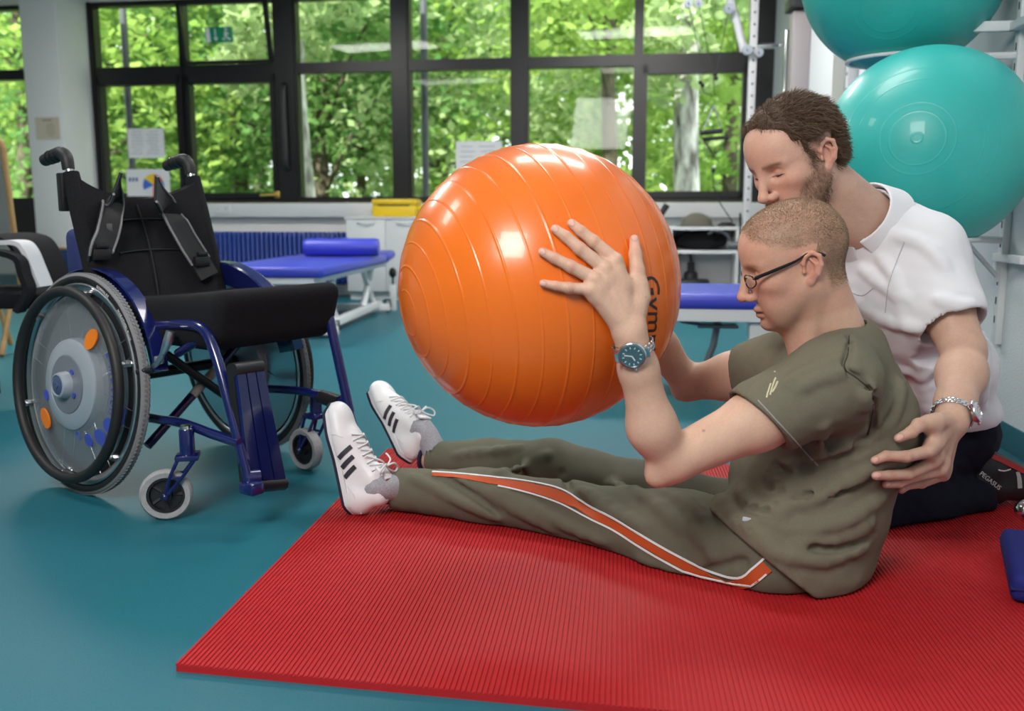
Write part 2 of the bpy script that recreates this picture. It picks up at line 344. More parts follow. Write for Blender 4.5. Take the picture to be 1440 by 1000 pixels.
# ---------------- outside
gm = mat('lawn', (.1, .17, .04), .9, nscale=.6, namt=.5)
struct('ground_outside', MB().box2((-30, VW+.25, -.5), (25, 45, -.4)), gm, None, MR)
M_bark = mat('bark', (.09, .075, .05), .9, nscale=12, namt=.4, bump=.6, bscale=30)
M_birch = mat('birch_bark', (.72, .72, .68), .8, nscale=9, namt=.9, col2=(.1, .09, .08), stretch=(1, 1, .35))
LM = [leafmat('leaf_fresh', (.2, .36, .07), (.42, .56, .16)), leafmat('leaf_mid', (.1, .24, .07), (.26, .42, .14)), leafmat('leaf_pale', (.32, .46, .2), (.56, .66, .36))]
def leaf_mesh(name, blobs, n, size, m, seed, ymin=-9):
    rs = np.random.RandomState(seed); B = np.array(blobs); w = B[:, 3]**2; idx = rs.choice(len(B), n, p=w/w.sum())
    d = rs.normal(size=(n, 3)); d /= np.linalg.norm(d, axis=1)[:, None]
    p = B[idx, :3]+d*(B[idx, 3]*rs.uniform(.55, 1.0, n)**.5)[:, None]*np.array([1, 1, .8])
    p = p[p[:, 1] > ymin]; n = len(p)
    a = rs.normal(size=(n, 3)); a[:, 2] *= .5; a /= np.linalg.norm(a, axis=1)[:, None]; b = np.cross(a, rs.normal(size=(n, 3))); b /= np.linalg.norm(b, axis=1)[:, None]
    s = (size*rs.uniform(.6, 1.4, n))[:, None]
    V = np.stack([p-a*s, p+b*s*.55, p+a*s, p-b*s*.55], 1).reshape(-1, 3)
    me = bpy.data.meshes.new(name); me.from_pydata(V.tolist(), [], np.arange(4*n).reshape(-1, 4).tolist()); me.materials.append(m); return me
def tree(px, V, trunk_r, kind, seed, label, birch=False, lean=0, crown_n=7000, low=1.2, cr=2.4, forkz=None, top=6.5):
    p = atV(px, 250, V); rs = random.Random(seed); base = Vector((p.x, V, -.45))
    root = empty('tree', MR @ base, label, 'tree', 'trees beyond the windows', M=MR @ Matrix.Translation(base))
    T = WM[root.name]; h = top
    tb = MB(); P = [(lean*z/h+.05*math.sin(z*1.3+seed), .04*math.cos(z+seed), z) for z in np.linspace(0, h, 9)]
    tb.tube(P, [trunk_r*(1-.6*i/8) for i in range(9)], 9, sm=3)
    obj('trunk', tb, M_birch if birch else M_bark, root, T)
    bl = []
    for k in range(9):
        z0 = rs.uniform(low*.8, h*.8); a = rs.uniform(0, 6.28); L = rs.uniform(.8, 1.6)*cr*.55
        q = Vector((lean*z0/h, 0, z0)); e = q+Vector((math.cos(a)*L, math.sin(a)*L, L*rs.uniform(.3, .8)))
        obj('branch', MB().tube([q, q.lerp(e, .5)+Vector((0, 0, .12)), e], [trunk_r*.35, trunk_r*.2, trunk_r*.08], 6, sm=3), M_birch if birch else M_bark, root, T); bl.append((*e, rs.uniform(.35, .6)*cr))
    for k in range(14):
        z = rs.uniform(low, h+.6); a = rs.uniform(0, 6.28); r = cr*rs.uniform(.2, 1)
        bl.append((math.cos(a)*r+lean*z/h, math.sin(a)*r*.7, z, cr*rs.uniform(.22, .42)))
    obj('crown', leaf_mesh('crown', bl, crown_n, .075, LM[kind], seed, 8.75-V), None, root, T)
TR = [(20, 11.5, .12, 0, 'leafy tree outside the narrow window left of the column', False, .4, 1.0), (195, 12.5, .07, 1, 'thin-trunked tree outside behind the notice sheet', False, 0, 1.0), (330, 14.5, .16, 1, 'broad dark-leaved tree outside behind the exit sign', False, .3, .9),
      (434, 10.0, .13, 2, 'white-barked birch outside beside the black sash lever', True, -.1, 2.6), (455, 13.0, .13, 1, 'dark straight trunk just right of the white birch', False, .1, 1.8), (520, 16, .1, 2, 'pale tree outside above the yellow box', False, -.5, .8),
      (613, 13.5, .11, 2, 'branching tree outside left of the folded sheet', False, .2, 1.1), (700, 17, .16, 0, 'leaning tree outside behind the middle mullion', False, -1, .9), (852, 13.0, .13, 0, 'bright green tree outside above the orange ball', False, .1, 1.15),
      (960, 10.0, .16, 2, 'thick white birch outside behind the pulley handle', True, .15, 2.5), (1030, 15, .14, 0, 'green tree outside behind the pulley tower', False, 0, .8)]
for i, (px, V, r, k, lab, bi, lean, low) in enumerate(TR): tree(px, V, r, k, 11+i, lab, bi, lean, low=low, crown_n=2600 if bi else 8000, cr=.9 if bi else 2.4)
# far thicket closing the view
ORD = 'first second third fourth fifth sixth seventh eighth ninth tenth eleventh twelfth'.split()
rs = random.Random(5)
for i in range(12):
    V = rs.uniform(21, 26); uu = -22+i*3.1+rs.uniform(-.6, .6); base = Vector((uu, V, -.45))
    bl = [(rs.uniform(-2.2, 2.2), rs.uniform(-.8, .8), rs.uniform(.3, 7.5), rs.uniform(.8, 1.5)) for _ in range(26)]
    sh = empty('thicket_tree', MR @ base, ORD[i]+' far leafy tree from the left closing the view behind the garden', 'tree', 'far trees behind the garden', M=MR @ Matrix.Translation(base))
    obj('crown', leaf_mesh('thicket', bl, 7000, .15, LM[i % 3], 70+i), None, sh, WM[sh.name])
    obj('trunk', MB().tube([(0, 0, 0), (.1, 0, 3), (0, .1, 6.5)], [.16, .12, .05], 8, sm=4), M_bark, sh, WM[sh.name])
for i in range(9):
    V = rs.uniform(10.5, 16); uu = -8+i*1.35+rs.uniform(-.4, .4); base = Vector((uu, V, -.45))
    bl = [(rs.uniform(-.7, .7), rs.uniform(-.4, .4), rs.uniform(.2, 1.2), rs.uniform(.3, .5)) for _ in range(10)]
    sh = empty('shrub', MR @ base, ORD[i]+' low green shrub from the left on the lawn below the trees', 'shrub', 'garden shrubs', M=MR @ Matrix.Translation(base))
    obj('foliage', leaf_mesh('shrub', bl, 2500, .06, LM[(i+1) % 3], 170+i), None, sh, WM[sh.name])
# lamp post outside
for px, lab in ((184, 'grey post outside the left window behind the notice sheet'), (598, 'slim dark post outside the middle window')):
    p = atV(px, 200, 9.0); o = obj('outdoor_post', MB().tube([(p.x, 9.0, -.42), (p.x, 9.0, 4.2)], .035, 12).lathe([(.07, 0), (.07, .03), (.037, .05)], 12, Matrix.Translation((p.x, 9, -.42))), mat('post_grey', (.07, .08, .09), .5), None, MR, label=lab, cat='post')
# ---------------- wheelchair
HD = math.radians(-35.5); CF = Vector((math.cos(HD), math.sin(HD), 0)); CL = Vector((-math.sin(HD), math.cos(HD), 0)); UP = Vector((0, 0, 1))
NW = Vector((-1.146, 2.375, 0))
def C(f, l, z): return NW+CF*f+CL*l+UP*z
def atL(px, py, lat):
    d = ray(px, py); t = ((NW+CL*lat)-CAM).dot(CL)/d.dot(CL); return CAM+d*t
M_blue = mat('blue_lacquer', (.007, .012, .095), .22, coat=.6, nscale=30, namt=.12)
M_rub = mat('rubber_black', (.012, .012, .013), .55)
M_grey = mat('rubber_grey', (.33, .33, .34), .7, nscale=120, namt=.15)
M_tread = mat('tread_grey', (.2, .2, .21), .75, bump=.8, bscale=260)
M_alu = mat('brushed_aluminium', (.62, .63, .65), .28, .95)
M_silver = mat('silver_plastic', (.42, .46, .52), .35, .3)
M_hubgrey = mat('hub_grey', (.2, .22, .26), .4, .2)
M_fab = mat('black_fabric', (.011, .011, .0135), .9, nscale=250, namt=.35, bump=.5, bscale=700, spec=.2)
M_refl = mat('reflector_orange', (.9, .22, .01), .25, bump=.4, bscale=500)
M_dot = mat('decal_blue', (.05, .08, .42), .4)
M_guard = mat('clear_guard', (.5, .55, .6), .12, alpha=.3, metal=.4)
wc = empty('wheelchair', C(.1, .3, 0), 'blue manual wheelchair with black seat cushion standing beside the red mat', 'wheelchair')
wx = wc
RW = .292; CAMB = math.radians(5)
def wheel(cen, nrm, spin):
    T = frame(CF, nrm.cross(CF), nrm, cen) @ Matrix.Rotation(spin, 4, 'Z')
    rim = obj('drive_wheel', MB().lathe([(.248, -.009), (.262, -.013), (.265, -.011), (.265, .011), (.262, .013), (.248, .009), (.245, .006), (.245, -.006), (.248, -.009)], 72), M_alu, wc, T)
    pr = []
    for i in range(17):
        a = 2*math.pi*i/16; pr.append((.2775+.0145*math.cos(a), .0145*math.sin(a)))
    ty = MB().lathe(pr, 96); ty.mi = []
    for f in ty.f:
        c = sum((Vector(ty.v[i]) for i in f), Vector())/4; r = math.hypot(c.x, c.y); ty.mi.append(1 if r > .2835 else 0)
    for i in range(150):                                     # tread blocks
        a = 2*math.pi*i/150
        for s in (-1, 1): ty.box((.2915*math.cos(a+s*.008), .2915*math.sin(a+s*.008), s*.0045), (.002, .0075, .006), Matrix.Rotation(a+s*.008, 3, 'Z') @ Matrix.Rotation(s*.5, 3, 'X'), mi=1)
    obj('tyre', ty, [M_rub, M_tread], rim, T)
    obj('hand_rim', MB().tube([(.243*math.cos(2*math.pi*i/64), .243*math.sin(2*math.pi*i/64), .047) for i in range(64)], .0135, 12, closed=True), M_rub, rim, T)
    for i in range(6):
        a = 2*math.pi*(i+.3)/6; e = Vector((math.cos(a), math.sin(a), 0)); obj('standoff', MB().tube([e*.249, e*.248+Vector((0, 0, .013)), e*.248+Vector((0, 0, .0135)), e*.247+Vector((0, 0, .027)), e*.247+Vector((0, 0, .0275)), e*.243+Vector((0, 0, .042))], [.005, .005, .009, .009, .005, .005], 8), M_alu, rim, T)
    sp = MB()
    for i in range(32):
        a = 2*math.pi*i/32; b = a+(.35 if i % 2 else -.35); sp.tube([(.06*math.cos(b), .06*math.sin(b), .018*(1 if (i//2) % 2 else -1)), (.247*math.cos(a), .247*math.sin(a), 0)], .0012, 5)
    obj('spokes', sp, M_steel, rim, T)
    obj('spoke_guard', MB().lathe([(.09, .034), (.16, .028), (.234, .015)], 64), M_guard, rim, T)
    hb = obj('hub_cover', MB().lathe([(0, -.03), (.115, -.03), (.122, -.02), (.122, .022), (.118, .035), (.108, .041), (.078, .043), (.077, .0415), (0, .0415)], 64), M_silver, rim, T)
    obj('hub_plate', MB().lathe([(.0755, .0418), (.0745, .0445), (.04, .046), (0, .046)], 48), M_hubgrey, rim, T)
    obj('hub_knob', MB().lathe([(.036, .0455), (.034, .060), (.031, .068), (.027, .070), (.026, .066), (0, .066)], 40), M_silver, rim, T)
    obj('hub_button', MB().lathe([(.025, .0665), (.022, .069), (0, .0695)], 32).lathe([(.008, .0695), (.007, .073), (0, .073)], 16), mat('button_slate', (.06, .09, .18), .35), rim, T)
    return rim, T
def capsule_plate(T, ang, r, w, h, z, m, nm, rim, tilt=0):
    pts = [(math.cos(2*math.pi*k/20)*w/2, math.sin(2*math.pi*k/20)*h/2) for k in range(20)]
    return obj(nm, MB().prism(pts, .004, T @ Matrix.Rotation(ang, 4, 'Z') @ Matrix.Translation((r, 0, z)) @ Matrix.Rotation(tilt, 4, 'Y')), m, rim)
nN = (-CL*math.cos(CAMB)+UP*math.sin(CAMB)).normalized(); nF = (CL*math.cos(CAMB)+UP*math.sin(CAMB)).normalized()
cN = C(0, .0, 0)+UP*RW*math.cos(CAMB)+CL*RW*math.sin(CAMB); cFa = C(0, .57, 0)+UP*RW*math.cos(CAMB)-CL*RW*math.sin(CAMB)
r1, T1 = wheel(cN, nN, 0.0); r2, T2 = wheel(cFa, nF, .3)
def wang(px, py):                              # angle of a pixel on the near wheel plane
    d = ray(px, py); q = cN+nN*.03; p = CAM+d*((q-CAM).dot(nN)/d.dot(nN)); l = T1.inverted() @ p; return math.atan2(l.y, l.x), math.hypot(l.x, l.y)
a, r = wang(127, 484); capsule_plate(T1, a, .158, .06, .042, .032, M_refl, 'reflector', r1, .1)
a, r = wang(70, 583); capsule_plate(T1, a, .158, .042, .062, .032, M_refl, 'reflector', r1, .1)
for (x, y, s) in ((109, 613, .024), (124, 619, .036), (140, 615, .046), (154, 600, .052)):
    a, r = wang(x, y); capsule_plate(T1, a, min(r, .2), s, s*.8, .026, M_dot, 'decal_dot', r1, .13)
a, r = wang(179, 592); obj('decal_badge', MB().prism([(-.012, -.022), (.012, -.022), (.012, .014), (.006, .022), (-.012, .022)], .003, T1 @ Matrix.Rotation(a, 4, 'Z') @ Matrix.Translation((.222, 0, .021)) @ Matrix.Rotation(.17, 4, 'Y')), M_dot, r1)
for (x, y, s) in ((72, 555, .03), (110, 523, .016), (113, 556, .016)):
    a, r = wang(x, y); capsule_plate(T1, a, r, s*.7, s, .045 if r < .076 else .040, M_dot, 'decal_dot', r1)
def arc_text(body, R, a0, size, z, m, nm, step=None, inward=False):
    mb = MB(); a = a0
    for ch in body:
        w = size*(.36 if ch in 'i·- l' else (.95 if ch in 'mMW' else .66))
        if ch != ' ':
            me = text_mesh(ch, size, .0004); Tm = Matrix.Rotation(a-math.pi/2-w/2/R, 4, 'Z') @ Matrix.Translation((0, R, z))
            mb.add([Tm @ v.co for v in me.vertices], [tuple(p.vertices) for p in me.polygons]); bpy.data.meshes.remove(me)
        a -= w/R
    return obj(nm, mb, m, r1, T1, smooth=0)
M_tw = mat('print_white', (.7, .7, .7), .6)
a, r = wang(128, 400); arc_text('SCHWALBE', .2725, a, .011, .0147, M_tw, 'tyre_lettering')
a, r = wang(163, 425); arc_text('MARATHON PLUS', .2725, a, .011, .0147, M_tw, 'tyre_lettering')
a, r = wang(150, 492); arc_text('e-motion', .185, a, .034, .0262, M_dot, 'guard_lettering')
# side guards / mudguards
def fender(cen, nrm, lat_in, a0, a1):
    T = frame(CF, nrm.cross(CF), nrm, cen); s = 1 if nrm.dot(CL) < 0 else -1
    mb = MB(); V = []; n = 22
    prof = [(.302, -.012), (.306, -.014), (.308, -.05), (.304, -.054), (.24, -.05), (.24, -.046), (.30, -.046), (.302, -.012)]
    for i in range(n+1):
        a = a0+(a1-a0)*i/n
        for (r, z) in prof[:-1]: V.append((r*math.cos(a), r*s*math.sin(a) if False else r*math.sin(a), z))
    k = len(prof)-1; F = [(i*k+j, i*k+(j+1) % k, (i+1)*k+(j+1) % k, (i+1)*k+j) for i in range(n) for j in range(k)]+[tuple(range(k))[::-1], tuple(n*k+j for j in range(k))]
    mb.add(V, F); return obj('mudguard', mb, M_blue, wc, T)
upN = (T1.to_3x3().inverted() @ UP); aup = math.atan2(upN.y, upN.x); sg = 1
fwd = 1 if math.cos(aup-.5) > 0 and abs(aup) < 3 else 1
fender(cN, nN, 0, aup-math.radians(78)*(1 if aup > 0 else -1), aup+math.radians(62)*(1 if aup > 0 else -1))
upF = (T2.to_3x3().inverted() @ UP); Tf = frame(CF, nF.cross(CF), nF, cFa); upF = Tf.to_3x3().inverted() @ UP; auf = math.atan2(upF.y, upF.x)
fender(cFa, nF, 0, auf-math.radians(78)*(1 if auf > 0 else -1), auf+math.radians(62)*(1 if auf > 0 else -1))
# frame
LN, LF = .1, .46
def tubeL(pts, lat, r, nm, m, sm=5, n=12, lat1=None, **kw):
    q = len(pts)-1; lat1 = lat if lat1 is None else lat1
    return obj(nm, MB().tube([atL(x, y, lat+(lat1-lat)*i/q) for i, (x, y) in enumerate(pts)], r, n, sm=sm), m, wc, **kw)
tubeL([(140, 452), (215, 457), (258, 456), (286, 463), (302, 495), (318, 550), (341, 640), (344, 652)], LN, .0135, 'side_frame', M_blue, lat1=.06)
tubeL([(337, 625), (343, 650), (352, 690)], .06, .0105, 'leg_rest_tube', M_blue)
tubeL([(140, 575), (212, 588), (255, 595), (300, 611), (338, 624)], LN, .012, 'lower_frame', M_blue, lat1=.06)
tubeL([(250, 497), (275, 482), (300, 473)], LN, .011, 'gusset_tube', M_blue)
tubeL([(400, 440), (445, 436), (460, 441), (468, 470), (480, 525), (492, 580)], LF, .0135, 'side_frame', M_blue)
tubeL([(490, 570), (495, 590), (502, 612)], LF, .0105, 'leg_rest_tube', M_blue)
tubeL([(330, 545), (400, 548), (440, 553), (488, 568)], LF, .012, 'lower_frame', M_blue)
obj('clamp', MB().tube([atL(452, 558, LF), atL(478, 566, LF)], .02, 12), M_dark, wc)
obj('clamp', MB().tube([atL(258, 456, LN), atL(266, 456, LN)], .016, 12), M_alu, wc)
# cross brace
obj('cross_brace', MB().tube([C(.16, LN, .13), C(.16, LF, .41)], .012, 10), M_blue, wc)
obj('cross_brace', MB().tube([C(.19, LF, .13), C(.19, LN, .41)], .012, 10), M_dark, wc)
obj('brace_sticker', MB().tube([C(.16, LN, .13).lerp(C(.16, LF, .41), .4), C(.16, LN, .13).lerp(C(.16, LF, .41), .62)], .0128, 10), mat('sticker_silver', (.45, .42, .4), .4, nscale=30, namt=.4), wc)
obj('axle_tube', MB().tube([cN+CL*.02, cFa-CL*.02], .016, 12), M_dark, wc)
obj('axle_bracket', MB().box(C(.02, LN, .34), (.05, .02, .16), Matrix.Rotation(HD, 3, 'Z'), bev=.004), M_dark, wc)
obj('axle_bracket', MB().box(C(.02, LF, .34), (.05, .02, .16), Matrix.Rotation(HD, 3, 'Z'), bev=.004), M_dark, wc)
# brake
bk = obj('brake_lever', MB().tube([atL(240, 466, .06), atL(236, 480, .055), atL(229, 497, .05)], [.011, .012, .007], 10, sm=4), M_alu, wc)
obj('brake_link', MB().tube([atL(229, 497, .05), atL(222, 510, .05), atL(212, 519, .045)], .007, 8).box(atL(224, 506, .06), (.02, .02, .02), bev=.003), M_alu, bk)
obj('brake_grip', MB().tube([atL(214, 519, .04), atL(193, 523, .02)], .0095, 10), M_dark, bk)
# castors
def castor(cx, cy, lat, stem, dirv, gap, rad):
    dirv = dirv.normalized(); ax = dirv.cross(UP).normalized()
    c0 = atZ(cx, cy, rad); stem = atY(stem[0], stem[1], c0.y+.015); T = frame(dirv, ax.cross(dirv), ax, c0)
    w_ = obj('castor_wheel', MB().lathe([(rad-.018, -.014), (rad-.006, -.0155), (rad-.001, -.009), (rad, 0), (rad-.001, .009), (rad-.006, .0155), (rad-.018, .014), (rad-.018, -.014)], 40), M_grey, wc, T)
    hub = MB().lathe([(rad-.019, -.012), (rad-.019, .012), (rad-.024, .012), (rad-.026, .003), (.016, .004), (.014, .015), (0, .015)], 36).lathe([(rad-.019, -.012), (rad-.024, -.012), (rad-.026, -.003), (.016, -.004), (.014, -.015), (0, -.015)], 36)
    for k in range(5):
        a = 2*math.pi*k/5; hub.tube([(math.cos(a)*.012, math.sin(a)*.012, 0), (math.cos(a)*(rad-.02), math.sin(a)*(rad-.02), 0)], .006, 6)
    obj('castor_hub', hub, M_dark, w_, T)
    S = stem; fk = MB()
    for s in (-1, 1):
        q = c0+ax*(.024*s); top = S+ax*(.024*s)+UP*-.035
        mid = top.lerp(q, .5)
        for o in (-1, 1): fk.tube([top+dirv*(.02*o), mid+dirv*(.014*o), q], .0048, 6, sm=3)
        fk.tube([mid-dirv*.014, mid+dirv*.014], .004, 6).ball(q, .009, 10)
    fk.box(S+UP*-.034, (.055, .062, .014), Matrix.Rotation(math.atan2(dirv.y, dirv.x), 3, 'Z'), bev=.004)
    f_ = obj('castor_fork', fk, M_blue, wc)
    obj('castor_stem', MB().lathe([(.018, -.03), (.018, .03), (.016, .034), (0, .034)], 20, Matrix.Translation(S)), M_blue, wc)
    obj('stem_cap', MB().lathe([(.014, .034), (.013, .042), (0, .043)], 16, Matrix.Translation(S)), M_steel, wc)
castor(234, 695, LN, (263, 622), Vector((.97, .22, 0)), .03, .0625)
castor(430, 631, LF, (444, 568), Vector((.8, -.6, 0)), .03, .0625)
# folded foot plate, its ribs apart
def slab(px, lat): return atL(px[0], px[1], lat)
TL, TR_, BL_, BR_ = atL(329, 515, .07), atL(368, 509, .165), atL(350, 690, .065), atL(403, 685, .16)
BR_ = CAM+ray(403, 685)*((TL-CAM).dot((TR_-TL).cross(BL_-TL))/ray(403, 685).dot((TR_-TL).cross(BL_-TL))); nfp = (TR_-TL).cross(BL_-TL).normalized(); nfp = nfp if nfp.dot(CF) > 0 else -nfp
def quadbox(a, b, c, d, th): return MB().add([a, b, d, c, a-nfp*th, b-nfp*th, d-nfp*th, c-nfp*th], [(0, 1, 2, 3), (7, 6, 5, 4), (0, 4, 5, 1), (1, 5, 6, 2), (2, 6, 7, 3), (3, 7, 4, 0)])
fp = obj('foot_plate', quadbox(TL-nfp*.004, TR_-nfp*.004, BL_-nfp*.004, BR_-nfp*.004, .02), M_dark, wc, smooth=0)
for k in range(3):
    u0, u1 = k/3+.02, (k+1)/3-.02
    g = lambda a, b, c, d: obj('plate_rib', quadbox(a+nfp*.005, b+nfp*.005, c+nfp*.005, d+nfp*.005, .03), M_blue, fp, smooth=0)
    g(TL.lerp(TR_, u0).lerp(BL_.lerp(BR_, u0), .07), TL.lerp(TR_, u1).lerp(BL_.lerp(BR_, u1), .07), TL.lerp(TR_, u0).lerp(BL_.lerp(BR_, u0), .93), TL.lerp(TR_, u1).lerp(BL_.lerp(BR_, u1), .93))
for e in (.03, .97): obj('plate_end_cap', MB().tube([TL.lerp(BL_, e)-nfp*.008, TR_.lerp(BR_, e)-nfp*.008], .017, 10), M_dark, fp)
obj('plate_hinge', MB().tube([atL(345, 672, .06), atL(365, 670, .09)], .018, 12).box(atL(354, 686, .06), (.05, .04, .03), Matrix.Rotation(HD, 3, 'Z'), bev=.008), M_blue, wc)
# cushion: rounded block with sloping sides
def rounded_block(n, h, r):
    bm = bmesh.new(); bmesh.ops.create_cube(bm, size=2); bmesh.ops.subdivide_edges(bm, edges=bm.edges[:], cuts=n, use_grid_fill=True)
    out = []
    for v in bm.verts:
        p = Vector([math.copysign(1-(1-abs(c))**1.6, c)*k for c, k in zip(v.co, h)]); q = Vector([max(-(k-r), min(k-r, c)) for c, k in zip(p, h)])
        d = p-q; v.co = q+d.normalized()*r if d.length > 1e-7 else p
    return bm
def cushion():
    bm = rounded_block(18, (.28, .2, .06), .034)
    for v in bm.verts:
        x, y, z = v.co.x/.56+.5, v.co.y/.4+.5, v.co.z/.12+.5
        zb = .405+.0*x; zt = .512+.045*x-.02*math.sin(math.pi*y)*math.sin(math.pi*min(1, x*1.1))
        v.co = C(-.04+.56*x-.05*(1-z)*max(0, x-.5)*2, .085+.40*y, zb+(zt-zb)*z)
    me = bpy.data.meshes.new('seat_cushion'); bm.to_mesh(me); bm.free(); me.materials.append(M_fab); me.polygons.foreach_set('use_smooth', [True]*len(me.polygons))
    return tag(link('seat_cushion', me, wc))
cushion()
obj('seat_sling', MB().box(C(.18, .31, .428), (.44, .40, .012), Matrix.Rotation(HD, 3, 'Z'), bev=.004), M_fab, wc)
# backrest: padded panel with sagging top between two covered posts
def backf(z): return .045-.13*(z-.45)/.43
def backrest():
    nx, nz = 24, 20; V = []; F = []
    for side in (0, 1):
        for j in range(nz+1):
            for i in range(nx+1):
                x = i/nx; ztop = .825-.05*math.sin(math.pi*x)**.8
                z = .47+(ztop-.47)*j/nz; bow = -.035*math.sin(math.pi*x)
                quilt = .006*abs(math.sin(math.pi*x*2))**.3*(1 if abs(z-.70) > .012 else .2)
                f = backf(z)+bow+(.012+quilt if side else -.016)
                V.append(C(f, .09+.355*x, z))
    k = (nx+1)*(nz+1)
    for s in (0, 1):
        for j in range(nz):
            for i in range(nx): a = s*k+j*(nx+1)+i; F.append((a, a+1, a+nx+2, a+nx+1))
    rim_ = [i for i in range(nx+1)]+[j*(nx+1)+nx for j in range(1, nz+1)]+[nz*(nx+1)+i for i in range(nx-1, -1, -1)]+[j*(nx+1) for j in range(nz-1, 0, -1)]
    m = len(rim_); F += [(rim_[i], rim_[(i+1) % m], rim_[(i+1) % m]+k, rim_[i]+k) for i in range(m)]
    return obj('backrest', MB().add(V, F), M_fab, wc, smooth=60)
br = backrest()
def back_on(x, z): return C(backf(z)-.035*math.sin(math.pi*x)+.021, .09+.355*x, z)
for x0 in (.46,): obj('back_seam', MB().tube([back_on(x0+.03*math.sin(t*3), .49+.27*t) for t in np.linspace(0, 1, 9)], .0022, 6), M_rub, br)
for z0 in (.62, .705): obj('back_seam', MB().tube([back_on(x, z0+.015*math.sin(x*3)) for x in np.linspace(.2, .85, 9)], .0022, 6), M_rub, br)
for l in (.08, .455):
    obj('back_post_sleeve', MB().tube([C(backf(z)-.01, l, z) for z in (.46, .6, .75, .84)], [.02, .024, .024, .022], 12, sm=3), M_fab, wc)
    obj('back_post', MB().tube([C(backf(.4)-.01, l, .36), C(backf(.84)-.01, l, .83), C(backf(.87)-.012, l, .87)], .0115, 12), M_steel, wc)
    ph = obj('push_handle', MB().tube([C(backf(.86)-.012, l, .85), C(backf(.87)-.016, l, .88), C(backf(.87)-.04, l, .893), C(backf(.87)-.085, l, .885), C(backf(.87)-.125, l, .877)], [.0155, .017, .018, .0175, .016], 14, sm=4), M_rub, wc)
    for q in (.05, .07, .09): obj('grip_ring', MB().tube([C(backf(.87)-q, l, .8915-(q-.04)*.15), C(backf(.87)-q-.006, l, .8912-(q-.04)*.15)], .0192, 14), M_dark, ph)
obj('back_release', MB().box(C(backf(.8)-.03, .06, .79), (.025, .02, .1), Matrix.Rotation(HD, 3, 'Z'), bev=.004), M_dark, wc)
# backpack hung behind with its straps over the front of the backrest
bp = empty('backpack', C(-.2, .27, .4), 'black and navy backpack hung behind the wheelchair with straps over the backrest', 'backpack')
obj('bag_body', MB().box(C(-.135, .27, .56), (.12, .28, .32), Matrix.Rotation(HD, 3, 'Z'), bev=.05, seg=4), mat('bag_navy', (.012, .014, .06), .75, bump=.4, bscale=400), bp)
obj('bag_side_pocket', MB().box(C(-.125, .115, .62), (.08, .05, .15), Matrix.Rotation(HD, 3, 'Z'), bev=.025, seg=3), mat('pocket_blue', (.02, .03, .13), .7), bp)
def strap(pts, lat0, lat1, w):
    P = []; m = len(pts)
    for i, (x, y) in enumerate(pts):
        l = lat0+(lat1-lat0)*i/(m-1); q = (.3-l)/.43
        P.append(atP(x, y))
    return P
dgv = [v.co.copy() for v in br.data.vertices]; BVB = BVHTree.FromPolygons(dgv, [tuple(p.vertices) for p in br.data.polygons])
def atP(x, y):
    h = BVB.ray_cast(CAM, ray(x, y).normalized())
    return (h[0], h[1]) if h[0] is not None else (atL(x, y, .1)+CF*.02, CF)
M_pipe = mat('strap_piping', (.2, .2, .21), .5); M_strap = mat('strap_black', (.014, .014, .017), .75, bump=.4, bscale=500)
for nm, pts, ww in (('s', [(152, 258), (153, 280), (150, 305), (144, 330), (136, 352), (124, 378)], .062), ('t', [(206, 266), (224, 285), (242, 312), (258, 340), (272, 362), (288, 388)], .062)):
    R_ = [atP(x, y) for x, y in pts]; P = catmull([p+CF*.012 for p, n in R_], 5); Nn = [CF]*len(P)
    st = obj('shoulder_strap', MB().ribbon(P, Nn, ww, .012), M_strap, bp)
    for s in (-1, 1):
        E_ = [p+(P[min(i+1, len(P)-1)]-P[max(i-1, 0)]).normalized().cross(CF).normalized()*(s*ww*.5)+CF*.012 for i, p in enumerate(P)]
        obj('strap_piping', MB().tube(E_[:int(len(E_)*.85)], .0035, 6), M_pipe, st)
    obj('strap_buckle', MB().box(P[int(len(P)*.82)]+CF*.016, (.014, .05, .03), Matrix.Rotation(HD, 3, 'Z'), bev=.004).box(P[int(len(P)*.82)]+CF*.02+UP*.022, (.012, .034, .012), Matrix.Rotation(HD, 3, 'Z'), bev=.003), M_dark, st)
    if nm == 's': obj('strap_badge', MB().box(P[int(len(P)*.5)]+CF*.0125, (.003, .016, .022), Matrix.Rotation(HD, 3, 'Z'), bev=.001), mat('badge_grey', (.1, .1, .1), .5), st)
# ---------------- background furniture
M_rad = mat('radiator_blue', (.012, .05, .3), .35)
# radiator with its columns
V = 7.9; ra, rb = atV(270, 326, V), atV(492, 326, V); rz0, rz1 = .12, .56
rd = empty('radiator', MR @ Vector(((ra.x+rb.x)/2, V, 0)), 'blue column radiator under the windows behind the wheelchair', 'radiator', M=MR @ Matrix.Translation(((ra.x+rb.x)/2, V, 0)))
N = 34; stepu = (rb.x-ra.x)/N
colmesh = MB().tube([(0, -.035, rz0+.02), (0, -.035, rz1-.03), (0, -.02, rz1), (0, .02, rz1), (0, .035, rz1-.03), (0, .035, rz0+.02), (0, .02, rz0), (0, -.02, rz0)], .0155, 8, closed=True).mesh('radiator_column', M_rad)
for i in range(N): tag(link('radiator_column', colmesh, rd, MR @ Matrix.Translation((ra.x+stepu*(i+.5), V, 0))))
for z in (rz0+.03, rz1-.03): obj('header_pipe', MB().tube([(ra.x, V, z), (rb.x, V, z)], .016, 8), M_rad, rd, MR)
obj('feed_pipe', MB().tube([(rb.x-.05, V, rz0+.03), (rb.x+.03, V, rz0+.03), (rb.x+.03, V, .0)], .01, 8), M_rad, rd, MR)
obj('bracket', MB().box2((ra.x+.3, V, .0), (ra.x+.33, VW, .5)).box2((rb.x-.33, V, .0), (rb.x-.3, VW, .5)), M_rad, rd, MR)
